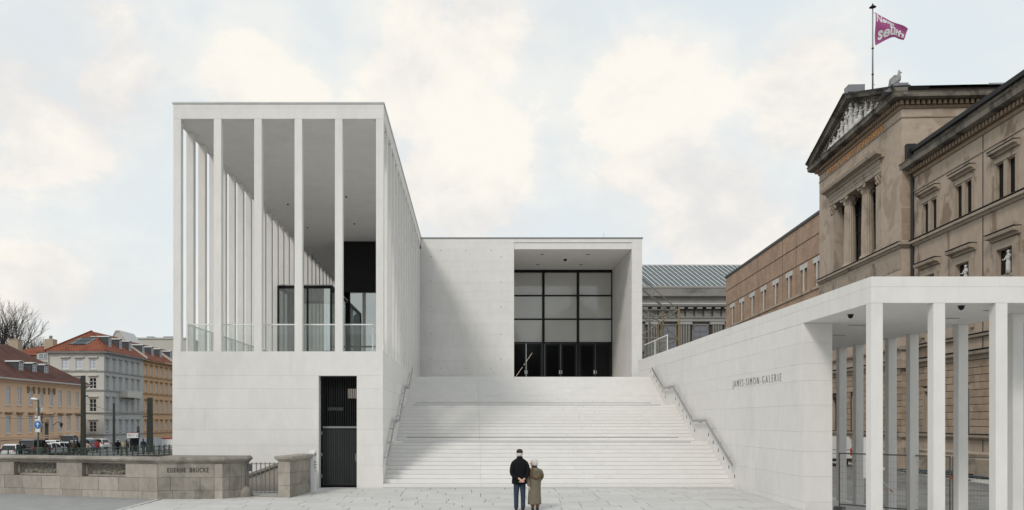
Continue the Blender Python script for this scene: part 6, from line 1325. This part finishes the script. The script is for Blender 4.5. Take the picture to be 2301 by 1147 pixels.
cloth(man, MB().loft(crings([(0, .005, 1.49, .098, .092), (0, .0, 1.53, .092, .088), (0, -.005, 1.575, .088, .086), (0, .0, 1.58, .078, .076), (0, .0, 1.5, .07, .07)], 16, .01), cap=False), 'collar', 'black_wool')
MB_ = MB()
for sd in (-1, 1): cloth(man, MB().loft(crings([(sd * .1, .01, .045, .066, .075), (sd * .1, .0, .1, .066, .072), (sd * .1, .0, .3, .07, .078), (sd * .1, .015, .5, .075, .082), (sd * .088, .0, .68, .092, .1), (sd * .08, 0, .86, .104, .125)], 14, .03, sd)), 'trouser_leg', 'denim')
for sd in (-1, 1): cloth(man, MB().loft(crings([(sd * .1, .06, .0, .045, .135), (sd * .1, .06, .03, .048, .14), (sd * .1, .03, .075, .042, .1), (sd * .1, -.01, .1, .035, .05)], 14)), 'shoe', 'shoe_black')
HZ = 1.66
cloth(man, MB().ell((0, .02, HZ), .078, .095, .115, 16, 10), 'head', 'skin')
cloth(man, MB().ell((0, .135, HZ - .015), .016, .03, .025, 8, 6), 'nose', 'skin')
for sd in (-1, 1): cloth(man, MB().ell((sd * .083, .015, HZ - .005), .014, .025, .034, 8, 6), 'ear', 'skin')
cloth(man, MB().loft(crings([(0, -.005, HZ - .095, .062, .07), (0, -.005, HZ - .06, .08, .092), (0, -.005, HZ - .01, .086, .1), (0, .0, HZ + .02, .086, .1)], 16, .02)), 'hair', 'white_hair')
cloth(man, MB().loft(crings([(0, .01, HZ + .012, .094, .112), (0, .01, HZ + .05, .102, .122), (0, .01, HZ + .09, .09, .108), (0, .015, HZ + .12, .06, .075), (0, .015, HZ + .132, .02, .025)], 18, .015)), 'cap', 'cap_brown')
cloth(man, MB().add([(-.085, .07, HZ + .03), (-.06, .15, HZ + .02), (0, .175, HZ + .015), (.06, .15, HZ + .02), (.085, .07, HZ + .03), (.085, .07, HZ + .045), (.06, .15, HZ + .034), (0, .175, HZ + .028), (-.06, .15, HZ + .034), (-.085, .07, HZ + .045)], [(0, 1, 2, 3, 4), (5, 6, 7, 8, 9), (0, 9, 8, 1), (1, 8, 7, 2), (2, 7, 6, 3), (3, 6, 5, 4), (4, 5, 9, 0)]), 'cap_brim', 'cap_brown')
# woman
wo_ = thing('person', (1.835, YPp + .03, gp), 'shorter white-haired person in long olive coat with fur-trimmed hood, head turned to the left', 'person')
wl_ = ((-.215, -.10, .97), (-.15, -.10, .70), (-.145, -.10, .63)); wr_ = ((.24, .06, .99), (.16, .2, .86), (.12, .26, .84))
human(wo_, 1.50, {'l': tuple(tuple(q * 1.78 / 1.5 for q in p) for p in wl_), 'r': tuple(tuple(q * 1.78 / 1.5 for q in p) for p in wr_)}, .075)
cloth(wo_, MB().loft(crings([(0, 0, .165, .20, .16), (0, 0, .175, .207, .166), (.0, 0, .45, .187, .155), (.01, 0, .78, .172, .148), (.01, 0, .80, .184, .158), (.01, 0, 1.0, .178, .15), (.01, -.01, 1.12, .185, .145), (.01, -.01, 1.185, .17, .13), (.0, 0, 1.225, .13, .11), (0, 0, 1.26, .085, .08)], 24, .025)), 'coat', 'coat_olive')
for sh, el, wr in (((-.155, -.02, 1.16), wl_[0], wl_[1]), ((.17, 0, 1.16), wr_[0], wr_[1])):
    a, b, c = Vector(sh), Vector(el), Vector(wr)
    cloth(wo_, MB().tube([a + Vector((.05 if sh[0] < 0 else -.05, 0, .02)), a, a.lerp(b, .5), b, b.lerp(c, .5), b.lerp(c, .82), b.lerp(c, .84), b.lerp(c, .98)], [.05, .066, .066, .062, .06, .056, .064, .06], 12), 'sleeve', 'coat_olive')
cloth(wo_, MB().loft(crings([(0, .0, 1.225, .095, .09), (-.005, .0, 1.27, .09, .085), (-.01, .0, 1.315, .083, .08), (-.01, 0, 1.30, .07, .07)], 14, .03), cap=False), 'collar', 'cloth_charcoal')
cloth(wo_, MB().loft([[Vector((.035 + r * math.cos(q), -.165 - d * (.6 + .4 * math.sin(q)), 1.10 + h * math.sin(q))) for q in (2 * math.pi * k / 16 for k in range(16))] for r, h, d in ((.05, .05, .07), (.11, .10, .075), (.135, .135, .05), (.14, .15, .0), (.10, .12, -.06))]), 'hood', 'coat_olive')
fu = MB(); rg_ = random.Random(3)
for k in range(46):
    q = 2 * math.pi * k / 46 * .60 + 2.1; c = Vector((.03 + .145 * math.cos(q), -.185 - .02 * math.sin(q), 1.09 + .145 * math.sin(q))); fu.ell(c + Vector((rg_.uniform(-.012, .012), rg_.uniform(-.02, .01), rg_.uniform(-.012, .012))), .03, .03, .032, 6, 4, Matrix.Rotation(rg_.uniform(0, 3), 3, 'Y'))
fo = cloth(wo_, fu, 'fur_trim', 'fur_brown'); fo['kind'] = 'stuff'
hx_, hz_ = -.015, 1.385
cloth(wo_, MB().ell((hx_ - .015, .0, hz_ - .01), .088, .07, .105, 16, 10), 'head', 'skin')
cloth(wo_, MB().ell((hx_ - .112, .0, hz_ - .02), .024, .014, .022, 8, 6), 'nose', 'skin')
cloth(wo_, MB().ell((hx_ - .098, -.012, hz_ - .065), .012, .022, .009, 8, 5), 'mouth', 'red_paint' if 0 else 'skin')
cloth(wo_, MB().loft(crings([(hx_ + .035, .0, hz_ - .10, .07, .082), (hx_ + .03, .0, hz_ - .05, .088, .094), (hx_ + .022, .0, hz_ + .02, .096, .096), (hx_ + .012, .0, hz_ + .08, .09, .085), (hx_ + .01, 0, hz_ + .118, .05, .05), (hx_ + .01, 0, hz_ + .125, .015, .015)], 18, .025)), 'hair', 'white_hair')
for sd in (-1, 1):
    cloth(wo_, MB().loft(crings([(sd * .07 + .02, .0, .05, .055, .06), (sd * .07 + .02, 0, .2, .06, .066), (sd * .07 + .02, 0, .45, .075, .08)], 12, .03)), 'trouser_leg', 'trousers_rust')
    cloth(wo_, MB().loft(crings([(sd * .07 + .02, .05, .0, .042, .12), (sd * .07 + .02, .05, .03, .045, .125), (sd * .07 + .02, .02, .07, .04, .085), (sd * .07 + .02, -.01, .09, .03, .04)], 12)), 'shoe', 'shoe_black')
